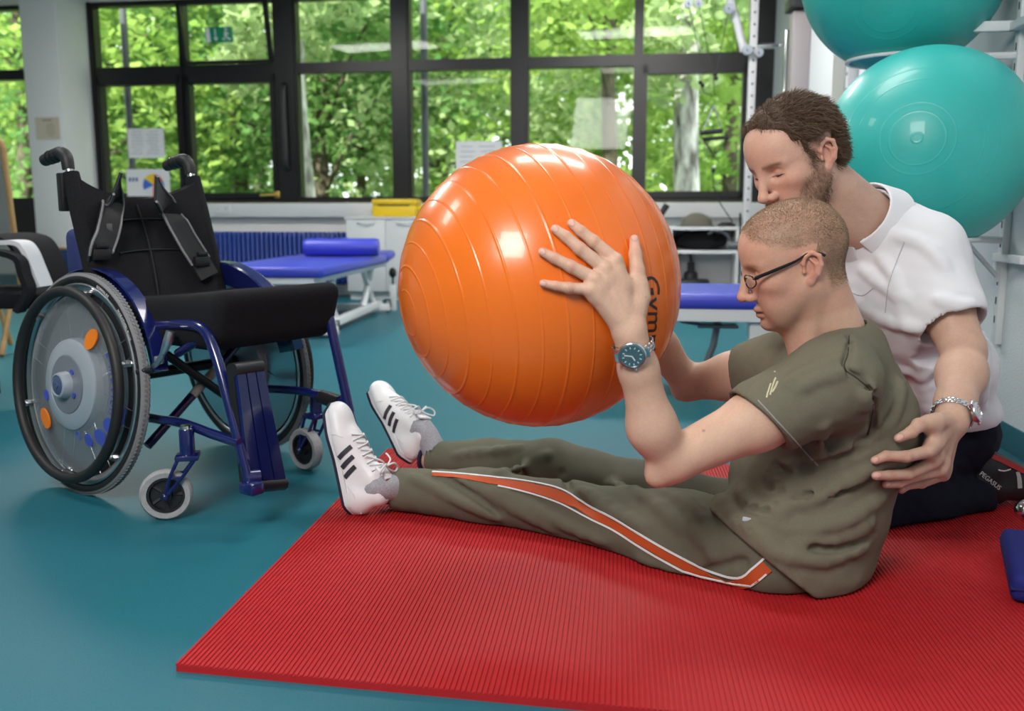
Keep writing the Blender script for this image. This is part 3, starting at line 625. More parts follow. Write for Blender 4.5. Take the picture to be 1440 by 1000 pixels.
# cabinet
def cabinet(px0, px1, label, nd=2):
    V0 = 7.64; a, b = atV(px0, 305, V0), atV(px1, 305, V0); zt = a.z
    c = empty('cabinet', MR @ Vector((a.x, V0, 0)), label, 'cabinet', 'white base cabinets', M=MR @ Matrix.Translation((a.x, V0, 0)))
    obj('body', MB().box2((a.x, V0+.02, .07), (b.x, VW-.1, zt-.02)), M_lam, c, MR); obj('plinth', MB().box2((a.x+.01, V0+.05, 0), (b.x-.01, VW-.1, .07)), M_lam, c, MR)
    w = (b.x-a.x)/nd
    for k in range(nd):
        d = obj('door', MB().box2((a.x+w*k+.002, V0, .075), (a.x+w*(k+1)-.002, V0+.02, zt-.022), bev=.002), M_lam, c, MR)
        u = a.x+w*(k+.5); obj('handle', MB().tube([(u-.07, V0, zt-.05), (u-.055, V0-.02, zt-.053), (u, V0-.026, zt-.057), (u+.055, V0-.02, zt-.053), (u+.07, V0, zt-.05)], .005, 8, sm=3), M_alu, d, MR)
    return a.x, b.x, zt
x0, x1, zt = cabinet(486, 597, 'white two-door cabinet under the yellow box')
cabinet(598, 700, 'white two-door cabinet half hidden behind the orange ball')
xe = atV(700, 305, 7.64).x
wt = obj('worktop', MB().box2((x0-.01, 7.63, zt-.02), (xe, VW-.09, zt), bev=.003), mat('worktop_white', (.7, .7, .71), .4), None, MR, label='white worktop over the cabinets under the windows', cat='worktop')
# yellow case
pa, pb = atV(523, 304, 7.72), atV(584, 304, 7.72)
yc = empty('yellow_case', MR @ Vector((pa.x, 7.72, zt)), 'yellow plastic lidded box on the white worktop', 'box', M=MR @ Matrix.Translation((pa.x, 7.72, zt)))
M_yel = mat('yellow_plastic', (.8, .55, .015), .4); wdt = pb.x-pa.x
obj('body', MB().box2((0, 0, 0), (wdt, .22, .1), bev=.012), M_yel, yc, WM[yc.name]); obj('lid', MB().box2((-.004, -.008, .1), (wdt+.004, .228, .15), bev=.018), M_yel, yc, WM[yc.name])
obj('slot', MB().box2((.05, -.004, .092), (wdt-.05, .01, .102)), mat('slot_dark', (.05, .03, .01), .6), yc, WM[yc.name]); obj('clip', MB().box2((wdt, .06, .05), (wdt+.05, .16, .1), bev=.006), M_yel, yc, WM[yc.name])
# couches
def couch(name, label, c, ang, L, Wd, z, head=True):
    M = Matrix.Translation(c) @ Matrix.Rotation(ang, 4, 'Z')     # x along the couch
    r = empty(name, c, label, 'couch', M=M)
    obj('pad', MB().box((-.13 if head else 0, 0, z-.03), (L-.3 if head else L, Wd, .06), bev=.02, seg=3), M_vinyl, r, M)
    if head: obj('head_section', MB().box((0, 0, 0), (.28, Wd, .06), bev=.02, seg=3), M_vinyl, r, M @ Matrix.Translation((L/2-.13, 0, z-.02)) @ Matrix.Rotation(-.08, 4, 'Y'))
    obj('top_frame', MB().box((0, 0, z-.08), (L-.1, Wd-.12, .035), bev=.004), M_wmetal, r, M)
    return r, M
p0 = atZ(452, 380, .43); p1 = atZ(541, 362, .46); p0 = atY(452, 380, 5.1); p1 = atY(556, 351, 7.0); ax = (p1-p0); ax.z = 0; L1 = ax.length; ang1 = math.atan2(ax.y, ax.x); ax.normalize(); sd = Vector((-ax.y, ax.x, 0))
cc = Vector(((p0.x+p1.x)/2, (p0.y+p1.y)/2, 0))+sd*.33
cr, M1 = couch('treatment_couch', 'blue padded treatment couch with white frame behind the wheelchair', cc, ang1, L1, .66, .44)
for s in (-1, 1):
    for t in (-.55, .45):
        obj('lift_strut', MB().tube([(t, s*.2, .36), (t+.3, s*.2, .08)], .022, 8), M_wmetal, cr, M1)
        obj('lift_strut', MB().tube([(t+.3, s*.2, .36), (t, s*.2, .08)], .022, 8), M_wmetal, cr, M1)
    obj('base_rail', MB().box((.1, s*.22, .065), (1.5, .05, .05), bev=.005), M_wmetal, cr, M1)
for t in (-.6, .8):
    obj('base_foot', MB().box((t, 0, .045), (.06, .62, .05), bev=.006), M_wmetal, cr, M1)
    for s in (-1, 1):
        f_ = obj('castor', MB().lathe([(0, -.012), (.04, -.012), (.045, -.006), (.045, .006), (.04, .012), (0, .012)], 20, Matrix.Translation((t+.05, s*.29, .045)) @ Matrix.Rotation(math.pi/2, 4, 'X')), M_grey, cr, M1)
        obj('castor_fork', MB().tube([(t+.05, s*.29+.02, .045), (t+.03, s*.29+.02, .1), (t+.03, s*.29-.02, .1), (t+.05, s*.29-.02, .045)], .006, 6), M_dark, f_, M1)
obj('adjuster_post', MB().box((.98, -.3, .1), (.045, .045, .2), bev=.004), M_wmetal, cr, M1); obj('adjuster_knob', MB().tube([(.98, -.3, .2), (.98, -.3, .26)], .008, 8).ball((.98, -.3, .29), (.03, .03, .04), 14), M_dark, cr, M1)
def bolster(c, ang, L, r, label):
    M = Matrix.Translation(c) @ Matrix.Rotation(ang, 4, 'Z') @ Matrix.Rotation(math.pi/2, 4, 'Y')
    b = obj('bolster', MB().lathe([(0, -L/2), (r*.8, -L/2), (r*.95, -L/2+.012), (r, -L/2+.035), (r, L/2-.035), (r*.95, L/2-.012), (r*.8, L/2), (0, L/2)], 32), M_vinyl, None, M, label=label, cat='bolster')
    obj('end_seam', MB().tube([(r*.86*math.cos(a), r*.86*math.sin(a), L/2-.004) for a in np.linspace(0, 6.283, 25)[:-1]], .004, 6, closed=True), M_vinyl, b, M)
b0 = atY(427, 344, 6.35); b1 = atY(533, 344, 6.35); bolster(((b0+b1)/2).xy.to_3d()+UP*.505, -RA*.3, (b1-b0).length, .062, 'blue roll bolster lying across the treatment couch')
q = atY(484, 332, 6.78); bolster(Vector((q.x, 6.8, .5)), ang1+.2, .3, .058, 'short blue roll bolster behind the long one on the couch')
# right couch
q = atY(1010, 410, 3.5)
cr2, M2 = couch('therapy_bench', 'low blue padded bench with white frame behind the two men', Vector((q.x+.1, 3.85, 0)), -RA, 1.35, .6, .425, head=False)
obj('side_rail', MB().box((0, -.27, .345), (1.3, .03, .055), bev=.003), M_wmetal, cr2, M2)
for s in (-1, 1):
    obj('leg_plate', MB().box((.15 if s < 0 else .5, -.2*1, .29), (.13, .1, .1), bev=.006), M_wmetal, cr2, M2)
    for t in (-.5, .5): obj('leg', MB().tube([(t, s*.22, .36), (t*1.05, s*.24, .03)], .018, 10), M_wmetal, cr2, M2); obj('foot_cap', MB().lathe([(.024, 0), (.024, .03), (.018, .04)], 12, Matrix.Translation((t*1.05, s*.24, 0))), M_dark, cr2, M2)
obj('swivel_strut', MB().tube([(-.02, -.1, .34), (-.04, -.1, .2), (-.1, -.1, .03)], .014, 8), mat('strut_grey', (.22, .22, .25), .4, .6), cr2, M2)
obj('strut_tray', MB().box((-.03, -.13, .285), (.16, .1, .012), bev=.003).tube([(-.1, -.14, .29), (-.17, -.14, .3), (-.2, -.12, .32)], .007, 8), mat('strut_grey', (.2, .2, .2), .4), cr2, M2)
obj('strut_foot', MB().lathe([(.09, 0), (.085, .02), (.02, .035)], 20, Matrix.Translation((-.1, -.1, 0))), M_dark, cr2, M2)
# shelf unit by the pulley tower
V = 7.55; a, b = atV(942, 318, V), atV(1040, 318, V); c = atV(942, 402, V)
sh = empty('shelf_unit', MR @ Vector((a.x, V, 0)), 'white open shelf unit under the right window', 'shelf', M=MR @ Matrix.Translation((a.x, V, 0))); Ms = WM[sh.name]
w, zt2 = b.x-a.x, a.z; th = .022
for x in (0, w-th): obj('side_panel', MB().box2((x, 0, 0), (x+th, .4, zt2-.03)), M_wmetal, sh, Ms)
zs = [zt2-.03, atV(990, 357, V).z, .12]
for z in zs: obj('shelf_board', MB().box2((0, -.004, z), (w, .4, z+.025), bev=.002), M_wmetal, sh, Ms)
obj('back_panel', MB().box2((0, .39, .05), (w, .4, zt2-.03)), M_lam, sh, Ms)
def room_to_world(x, y, z): return Ms @ Vector((x, y, z))
bg_ = empty('black_bag', room_to_world(w/2, .2, zs[1]+.025), 'soft black bag lying on the middle shelf', 'bag', M=Ms @ Matrix.Translation((w*.47, .2, zs[1]+.025)))
me = MB().ball((0, 0, .075), (w*.4, .13, .085), 20); me.v = [(x, y, max(0, z+.012*math.sin(x*40)*(z > .05))) for x, y, z in me.v]
obj('bag_body', me, M_fab, bg_, WM[bg_.name]); obj('bag_strap', MB().tube([(.05, -.1, .13), (.12, -.12, .16), (.2, -.11, .12), (.22, -.1, .06)], .008, 6, sm=4), mat('strap_grey', (.3, .3, .32), .5), bg_, WM[bg_.name])
cp = empty('grey_cap', room_to_world(w*.35, .2, zs[0]+.025), 'grey-brown cap lying on top of the shelf unit', 'cap', M=Ms @ Matrix.Translation((w*.4, .2, zs[0]+.025)))
mc = mat('cap_felt', (.16, .15, .12), .95, bump=.5, bscale=200)
dome = MB().ball((0, 0, 0), (.13, .12, .11), 24); dome.v = [(x, y, max(z, 0)) for x, y, z in dome.v]; obj('crown', dome, mc, cp, WM[cp.name]); obj('brim', MB().lathe([(.1, 0), (.16, .004), (.165, .008), (.1, .012)], 28, Matrix.Diagonal((1, 1.15, 1, 1))), mc, cp, WM[cp.name])
cm = empty('desk_microphone', room_to_world(w*.3, .15, zs[2]+.025), 'small black table device with bent neck on the lower shelf', 'device', M=Ms @ Matrix.Translation((w*.33, .12, zs[2]+.025)))
obj('base', MB().box((0, 0, .03), (.3, .18, .06), bev=.02), M_dark, cm, WM[cm.name]); obj('post', MB().lathe([(.06, .06), (.055, .11), (.03, .13), (.03, .2)], 16), M_dark, cm, WM[cm.name])
obj('neck', MB().tube([(0, 0, .2), (-.01, 0, .26), (-.06, 0, .28), (-.1, 0, .26)], .014, 8, sm=4), M_dark, cm, WM[cm.name])
obj('dark_tray', MB().box((0, 0, .012), (.14, .1, .024), bev=.006).box((0, 0, .03), (.1, .07, .012), bev=.004), M_dark, None, Ms @ Matrix.Translation((w*.83, .15, zs[0]+.025)), label='flat black case on top of the shelf unit', cat='case')
p = atV(927, 300, 7.3); obj('lever_arm', MB().tube([MR @ Vector((p.x-.1, 7.3, .0)), MR @ Vector((p.x-.06, 7.3, .5)), atY(922, 314, 7.2), atY(938, 288, 7.2)], [.02, .02, .02, .026], 10).lathe([(.12, 0), (.12, .02), (.03, .035)], 20, Matrix.Translation(MR @ Vector((p.x-.1, 7.3, 0)))), M_dark, None, label='black lever rod standing beside the shelf unit', cat='rod')
# pulley tower
V = 6.9; Y0 = 6.7
pt = empty('cable_pulley_tower', atY(1048, 430, Y0).xy.to_3d(), 'white cable pulley exercise tower by the right window', 'exercise machine')
def up_(px, py, Y=Y0): return atY(px, py, Y)
bx = up_(1050, 300).x; M_post = mat('post_white', (.62, .62, .64), .4)
post = obj('upright', MB().box2((bx-.025, Y0-.02, 0), (bx+.025, Y0+.02, 2.5), bev=.003), M_post, pt)
for i in range(24): obj('adjust_hole', MB().lathe([(0, 0), (.008, 0), (.008, .002), (0, .002)], 8, Matrix.Translation((bx, Y0-.0205, .35+i*.08)) @ Matrix.Rotation(math.pi/2, 4, 'X')), M_dark, post)
obj('base_foot', MB().box((bx, Y0, .025), (.08, .7, .05), bev=.006), M_post, pt)
obj('sloping_arm', MB().tube([up_(1046, 72), up_(1036, 30), up_(1024, -8)], .028, 10), M_post, pt)
obj('cross_arm', MB().tube([up_(1046, 66), up_(1100, 64)], .02, 10), M_steel, pt)
for px, py, r in ((1025, 12, .035), (1051, 70, .035), (1067, 74, .03), (968, 5, .03), (982, 5, .03)):
    pu = obj('pulley_wheel', MB().lathe([(0, -.014), (r, -.014), (r*.85, -.004), (r*.85, .004), (r, .014), (0, .014)], 24, Matrix.Translation(up_(px, py, Y0-.05)) @ Matrix.Rotation(math.pi/2, 4, 'X')), M_silver, pt)
    obj('pulley_axle', MB().tube([up_(px, py, Y0-.08), up_(px, py, Y0+.02)], .007, 8), M_steel, pu)
obj('carriage', MB().box(up_(1048, 345), (.1, .08, .1), bev=.01).tube([up_(1040, 345)+Vector((0, -.06, 0)), up_(1020, 345)+Vector((0, -.06, 0))], .03, 12), mat('carriage_grey', (.18, .18, .19), .4, .5), pt)
obj('weight_guide', MB().tube([up_(1041, 300, Y0+.05), up_(1041, 440, Y0+.05)], .008, 8), M_dark, pt)
for (a, b) in (((968, 5), (990, 105)), ((982, 5), (1003, 105)), ((1025, 12), (1008, 100)), ((1003, 105), (1005, 135))): obj('cable', MB().tube([up_(*a, Y0-.05), up_(*b, Y0-.05)], .003, 6), M_dark, pt)
obj('cable', MB().tube([up_(1003, 235, Y0-.05), up_(1003, 262, Y0-.05), up_(1012, 285, Y0-.05), up_(1030, 312, Y0-.05)], .004, 6), M_dark, pt)
for px, py in ((1006, 104), (1007, 110), (985, 116), (988, 120), (1003, 240), (1019, 248)): obj('cable_stop', MB().ball(up_(px, py, Y0-.05), .016, 10), M_dark, pt)
obj('cable', MB().tube([up_(985, 116, Y0-.05), up_(990, 130, Y0-.05), up_(1003, 136, Y0-.05)], .003, 6), M_dark, pt); obj('cable', MB().tube([up_(1019, 248, Y0-.05), up_(1017, 275, Y0-.05)], .003, 6), M_dark, pt)
gh = obj('grip_stirrup', MB().tube([up_(1004, 148, Y0-.05), up_(988, 183, Y0-.05)], .006, 8).tube([up_(1004, 148, Y0-.05), up_(1013, 178, Y0-.05)], .006, 8), M_steel, pt)
obj('grip_bar', MB().tube([up_(985, 187, Y0-.06), up_(1016, 184, Y0-.06)], .018, 10), M_dark, gh); obj('grip_bar', MB().tube([up_(988, 196, Y0-.07), up_(1024, 193, Y0-.07)], .014, 10), M_dark, gh)
# second tower with perforated rail against the right wall
pt2 = empty('wall_pulley_rail', wallp(3.0, .05, 0), 'grey perforated pulley rail fixed to the right wall behind the men', 'exercise machine')
MW2 = MWR
def wl(t, o, z): return Vector((t, o, z))
obj('rail', MB().box2((2.02, .0, .1), (2.08, .05, 2.6), bev=.003), M_post, pt2, MWR)
for i in range(26): obj('rail_hole', MB().box((2.05, .051, .5+i*.08), (.014, .003, .014)), M_dark, pt2, MWR)
obj('guide_panel', MB().box2((2.2, 0, .1), (2.5, .03, 2.6)), mat('panel_grey', (.42, .42, .43), .3, .2), pt2, MWR)
obj('weight_column', MB().box2((3.35, .0, .1), (3.5, .12, 2.05), bev=.01), mat('column_mauve', (.3, .27, .28), .4), pt2, MWR)
obj('rail', MB().box2((3.62, .08, .1), (3.66, .12, 1.98), bev=.003), M_steel, pt2, MWR)
obj('clamp_block', MB().box((3.42, .08, 2.1), (.22, .14, .08), bev=.01).box((3.42, .14, 2.2), (.08, .08, .08), bev=.01), M_dark, pt2, MWR)
obj('top_arm', MB().tube([(3.4, .1, 2.12), (2.7, .12, 2.6)], .016, 8), M_dark, pt2, MWR)
# left edge: mirror, jacket on a chair, blue board
mi = empty('standing_mirror', atZ(5, 430, 0), 'tall wood-framed mirror at the left edge', 'mirror')
Y = 4.9; a = atY(-60, 175, Y); b = atY(16, 175, Y); zb = .28; zt3 = a.z
T = Matrix.Translation((b.x-.26, Y, 0)) @ Matrix.Rotation(-.05, 4, 'Y')
n = 16; arc = [(-.26, zb)]+[(-.26+.26*(1-math.cos(t)), zt3-.14+.14*math.sin(t)) for t in np.linspace(0, math.pi, n)]+[(.26, zb)]
obj('wood_frame', MB().tube([(x, 0, z) for x, z in arc], .016, 8, closed=True), mat('oak', (.4, .24, .09), .5, nscale=20, namt=.3, stretch=(1, 1, .1)), mi, T)
obj('mirror_glass', MB().prism(arc, .006, Matrix.Translation((0, .006, 0)) @ Matrix.Rotation(math.pi/2, 4, 'X')), mat('mirror_silver', (.8, .82, .83), .03, 1), mi, T)
obj('stand_leg', MB().tube([(-.2, 0, zb), (-.22, -.2, 0)], .014, 8), MATS['oak'], mi, T); obj('stand_leg', MB().tube([(.2, 0, zb), (.22, -.2, 0)], .014, 8), MATS['oak'], mi, T); obj('stand_leg', MB().tube([(0, 0, .9), (0, .3, 0)], .014, 8), MATS['oak'], mi, T)
bd = empty('blue_board', atZ(95, 425, 0), 'blue board with wooden frame leaning on the column', 'board')
a = atV(78, 348, 7.58); b = atV(150, 348, 7.58)
obj('board_panel', MB().box2((a.x+.02, 7.575, .02), (b.x-.02, 7.59, a.z-.02)), mat('board_blue', (.02, .05, .17), .6), bd, MR)
for lo, hi in (((a.x, 7.57, .0), (b.x, 7.6, .02)), ((a.x, 7.57, a.z-.02), (b.x, 7.6, a.z)), ((a.x, 7.57, .02), (a.x+.02, 7.6, a.z-.02)), ((b.x-.02, 7.57, .02), (b.x, 7.6, a.z-.02))): obj('frame_strip', MB().box2(lo, hi, bev=.003), MATS['oak'], bd, MR)
# chair with jacket at the left edge
Y = 3.55; cx = atY(15, 400, Y).x
ch = empty('parked_chair', (cx, Y, 0), 'black chair at the left edge under a draped jacket', 'chair')
obj('seat', MB().box((cx, Y, .42), (.46, .42, .06), bev=.02), M_fab, ch); obj('backrest', MB().box((cx-.2, Y, .6), (.05, .4, .32), bev=.02), M_fab, ch)
for s in (-1, 1):
    for t in (-1, 1): obj('leg', MB().tube([(cx+s*.19, Y+t*.18, .4), (cx+s*.2, Y+t*.2, 0)], .013, 8), M_dark, ch)
def drape(name, pts, w, th, m, par, yo=0.0): # cloth following a side profile
    P = catmull([atY(x, y, Y+yo) for x, y in pts], 6); return obj(name, MB().ribbon(P, [Vector((0, 0, 1)).cross(Vector((0, 1, 0))) if False else (P[min(i+1, len(P)-1)]-P[max(i-1, 0)]).cross(Vector((0, 1, 0))).normalized()*-1 for i in range(len(P))], w, th), m, par, smooth=60)
jk = empty('draped_jacket', (cx, Y-.2, .6), 'black jacket with a broad white stripe draped over the left chair', 'jacket')
drape('jacket_body', [(-30, 330), (10, 328), (40, 335), (58, 360), (72, 400), (78, 425)], .34, .012, M_fab, jk, .08)
drape('white_stripe', [(-30, 343), (5, 338), (32, 339), (45, 352), (55, 375), (66, 402)], .1, .016, mat('stripe_white', (.62, .62, .66), .7, bump=.4, bscale=60), jk, -.16)
drape('jacket_sleeve', [(-30, 350), (5, 352), (30, 362), (38, 385), (45, 410), (30, 440)], .06, .02, M_fab, jk, -.25)
# ---------------- red mat: ribbed foam
M_red = mat('mat_red', (.43, .012, .016), .62, nscale=40, namt=.06, spec=.35)
mo = Vector((-.545, 1.405, 0)); me1 = Vector((1, -.185, 0)).normalized(); me2 = Vector((.115, 1, 0)).normalized()
ML, MD, MH = 1.88, 1.40, .014
def ribbed_mat():
    n = int(ML/.0085); V = []; F = []; xs = []
    for i in range(n):
        x = ML*i/n; w = ML/n
        xs += [(x, 0), (x+w*.55, 0), (x+w*.62, -.0022), (x+w*.93, -.0022)]
    xs.append((ML, 0)); k = len(xs)
    ys = [0, MD]
    for j, y in enumerate(ys):
        for (x, dz) in xs: V.append(mo+me1*x+me2*y+UP*(MH+dz))
    for i in range(k-1): F.append((i, i+1, k+i+1, k+i))
    b0 = len(V); V += [mo, mo+me1*ML, mo+me1*ML+me2*MD, mo+me2*MD]
    F += [(b0, b0+3, b0+2, b0+1), tuple([b0, b0+1]+list(range(k-1, -1, -1))), tuple([b0+2, b0+3]+list(range(k, 2*k))), (b0+1, b0+2, 2*k-1, k-1), (b0+3, b0, 0, k)]
    return MB().add(V, F)
obj('exercise_mat', ribbed_mat(), M_red, None, smooth=0, label='large red ribbed foam exercise mat on the teal floor', cat='mat')
# ---------------- balls
def ridged_ball(R, ths, amp, wid, n=128):
    pr = []; m = 300; base = [math.pi*i/m for i in range(m+1)]
    pts = sorted(set(base+[t+d for t in ths for d in (-wid, -wid*.4, 0, wid*.4, wid)]))
    for t in pts:
        if t < 0 or t > math.pi: continue
        b = max([amp*max(0, 1-((t-q)/wid)**2) for q in ths]+[0]); pr.append(((R+b)*math.sin(t), -(R+b)*math.cos(t)))
    pr[0] = (0, pr[0][1]); pr[-1] = (0, pr[-1][1]); return MB().lathe(pr, n)
def axisM(c, a): return Matrix.Translation(c) @ Vector((0, 0, -1)).rotation_difference(Vector(a)).to_matrix().to_4x4()
BZ = .55*FPX/393; BC = CAM+ray(758, 403)*BZ; BR = .275
M_or = mat('ball_orange', (.83, .165, .014), .27, nscale=8, namt=.04, coat=.25, spec=.5)
ob = obj('gym_ball', ridged_ball(BR, [math.radians(9+9.3*i) for i in range(18)], .0008, .008), M_or, None, axisM(BC, (-.9, -.40, -.15)), smooth=70, label='large orange gymnastic ball held between the seated man\'s hands', cat='ball')
def on_ball(px, py, off=0.0):
    d = ray(px, py).normalized(); oc = CAM-BC; b = oc.dot(d); D = b*b-(oc.dot(oc)-(BR+off)**2)
    if D < 0: p = CAM+d*(-b); return BC+(p-BC).normalized()*(BR+off)
    return CAM+d*(-b-math.sqrt(D))
def wrap_text(body, size, px0, px1, off):
    me = text_mesh(body, size, .0, .3, .0002); bm = bmesh.new(); bm.from_mesh(me); bmesh.ops.triangulate(bm, faces=bm.faces)
    bmesh.ops.subdivide_edges(bm, edges=[e for e in bm.edges if e.calc_length() > .008], cuts=2)
    c = (on_ball(*px0)+on_ball(*px1))/2; n = (c-BC).normalized(); c = BC+n*BR; x = (on_ball(*px1)-on_ball(*px0)); x = (x-n*x.dot(n)).normalized(); y = n.cross(x)
    bm.verts.index_update(); mb = MB().add([BC+((c+x*v.co.x+y*v.co.y)-BC).normalized()*(BR+off) for v in bm.verts], [[v.index for v in f.verts] for f in bm.faces]); bm.free(); return mb
obj('ball_lettering', wrap_text('Gymnic', .058, (914, 392), (912, 500), .0012), mat('ink_brown', (.04, .012, .008), .5), ob, smooth=0)
M_teal = mat('ball_teal', (.028, .42, .385), .42, nscale=8, namt=.04, coat=.15)
GZ = 2.72; GR = 141/FPX*GZ; G1 = CAM+ray(1303, 211)*GZ; G2 = CAM+ray(1270, -42)*(GZ+.23); GR2 = 138/FPX*(GZ+.23)
g1 = obj('gym_ball', ridged_ball(GR, [math.radians(q) for q in (2.5, 14, 19, 33, 41)], .0004, .009), M_teal, None, axisM(G1, (-.47, -.86, .05)), smooth=70, label='lower turquoise gymnastic ball in the wall rack', cat='ball', group='turquoise balls')
g2 = obj('gym_ball', ridged_ball(GR2, [math.radians(q) for q in (2.5, 14, 19, 33, 41)], .0004, .009), M_teal, None, axisM(G2, (-.4, -.7, -.5)), smooth=70, label='upper turquoise gymnastic ball cut off by the top edge', cat='ball', group='turquoise balls')
# wall rack for the balls
def atW(px, py, off=0.0):
    d = ray(px, py); q = WP+WN*off; return CAM+d*((q-CAM).dot(WN)/d.dot(WN))
rk = empty('ball_rack', atW(1405, 520), 'white wall rack with rings carrying the turquoise balls', 'rack')
z = Vector((0, 0, 1)); pA = atW(1411, 420, .0); tA = (pA-WP).dot(WD)
rail = obj('wall_rail', MB().box2((tA-.016, 0, .32), (tA+.016, .022, 2.5), bev=.002), M_wmetal, rk, MWR)
for i in range(34): obj('rail_slot', MB().box((tA, .0225, .4+i*.06), (.006, .002, .022)), mat('slot_shadow', (.05, .05, .05), .6), rail, MWR)
for cz, nm in ((G2, 0), (G1, 1)):
    d = Vector((0, 0, -1)); rr = .15; rb_ = (GR2, GR)[nm]; hh = math.sqrt(rb_**2-rr**2)+.004
    cen = cz+d*hh; a = d.orthogonal().normalized(); b = d.cross(a)
    ring = [cen+(a*math.cos(t)+b*math.sin(t))*(rr+.006) for t in np.linspace(0, 2*math.pi, 49)[:-1]]
    obj('support_ring', MB().tube(ring, .006, 8, closed=True), M_wmetal, rk)
    root = wallp(tA, .02, cen.z-.01); near = min(ring, key=lambda p: (p-root).length)
    arm = obj('ring_arm', MB().tube([root, near], .012, 8), M_wmetal, rk)
    obj('arm_gusset', MB().tube([root-UP*.12, root.lerp(near, .8)], .008, 8), M_wmetal, arm)
# shelf bracket low on the wall
obj('bracket', MB().box2((tA-.2, .02, .585), (tA+.012, .04, .61), bev=.002).box2((tA-.012, .0, .52), (tA+.012, .035, .6), bev=.002), M_wmetal, rk, MWR)
obj('bracket', MB().box2((tA-.012, .02, 1.285), (tA+.012, .3, 1.315), bev=.002).box2((tA-.3, .02, 1.285), (tA, .05, 1.31), bev=.002), M_wmetal, rk, MWR)
# blue cushion and chrome knob at the right edge
q0 = atZ(1408, 742, .07); q1 = atZ(1432, 850, .07)
dx = (q1-q0); dx.z = 0; dx.normalize(); dy = Vector((-dx.y, dx.x, 0)); Tq = frame(dx, dy, UP, (q0+dx*.14+dy*.15).xy.to_3d())
cu = empty('blue_wedge_cushion', Tq.translation, 'dark blue flat cushion lying on the mat at the right edge', 'cushion', M=Tq)
obj('cushion_body', MB().box((0, 0, MH+.03), (.30, .3, .055), bev=.016, seg=3), mat('cushion_blue', (.006, .01, .16), .8, bump=.3, bscale=400), cu, Tq)
obj('cushion_seam', MB().box((0, 0, MH+.03), (.303, .303, .006), bev=.002), mat('seam_blue', (.004, .006, .1), .8), cu, Tq)
kb = empty('chrome_castor_ball', atZ(1441, 745, 0), 'chrome ball knob at the right edge beyond the mat cushion', 'knob')
kp = atY(1443, 718, 1.93); obj('knob', MB().ball(kp, .024, 20), M_steel, kb); obj('stem', MB().tube([kp, kp+Vector((.08, .03, -.04)), Vector((kp.x+.12, kp.y+.05, .09))], .008, 8), M_dark, kb); obj('base', MB().lathe([(.06, MH), (.06, .05), (.02, .09)], 20, Matrix.Translation((kp.x+.12, kp.y+.05, 0))), M_dark, kb)
# ---------------- implicit-surface modelling for bodies and clothes
def smin(a, b, k):
    h = np.clip(.5+.5*(b-a)/k, 0, 1); return b+(a-b)*h-k*h*(1-h)
def smax(a, b, k): return -smin(-a, -b, k)
A3 = lambda v: np.array(tuple(v), float)
class SDF:
    def __init__(s): s.ops = []
    def _a(s, fn, k, mode): s.ops.append((fn, k, mode)); return s
    def cone(s, a, b, ra, rb, k=.01, mode='u', sc=None):
        a, b = A3(a), A3(b); ba = b-a; L = max(ba.dot(ba), 1e-12); S = None if sc is None else np.array(sc, float)
        def f(P):
            Q = P-a; t = np.clip(Q@ba/L, 0, 1); D = Q-t[:, None]*ba
            if S is not None: D = D*S
            return np.sqrt((D*D).sum(1))-(ra+(rb-ra)*t)
        return s._a(f, k, mode)
    def chain(s, pts, rs, k=.006, mode='u'):
        for i in range(len(pts)-1): s.cone(pts[i], pts[i+1], rs[i], rs[i+1], k, mode)
        return s
    def ell(s, c, r, R=None, k=.01, mode='u'):
        c, r = A3(c), np.array(r, float); M = None if R is None else np.array([list(x) for x in R], float)
        def f(P):
            Q = P-c
            if M is not None: Q = Q@M                  # columns of M are the ellipsoid axes
            k0 = np.sqrt(((Q/r)**2).sum(1)); k1 = np.sqrt(((Q/r**2)**2).sum(1)); return k0*(k0-1)/np.maximum(k1, 1e-9)
        return s._a(f, k, mode)
    def plane(s, p, n, k=.002, mode='cut'):            # removes the side n points to
        p, n = A3(p), A3(n)/np.linalg.norm(A3(n)); return s._a(lambda P: -((P-p)@n), k, mode)
    def sub(s, o, M=None, sc=1.0, k=.01, mode='u', cen=None, rad=None):
        if M is not None:
            R = np.array([list(x)[:3] for x in M][:3], float); t = np.array([M[i][3] for i in range(3)])
        def f(P):
            Q = P if M is None else ((P-t)@R)/sc
            if rad is None: return o(Q)*sc
            dist = np.sqrt(((Q-cen)**2).sum(1)); out = (dist-rad)*sc+.03; m = dist < rad+.03
            if m.any(): out[m] = o(Q[m])*sc
            return out
        return s._a(f, k, mode)
    def warp(s, fn): return s._a(fn, 0, 'disp')
    def __call__(s, P):
        d = None
        for fn, k, mode in s.ops:
            if mode == 'disp': d = d+fn(P); continue
            e = fn(P)
            if d is None: d = e
            elif mode == 'u': d = smin(d, e, k) if k else np.minimum(d, e)
            elif mode == 'cut': d = smax(d, -e, k)
            elif mode == 'and': d = smax(d, e, k)
        return d
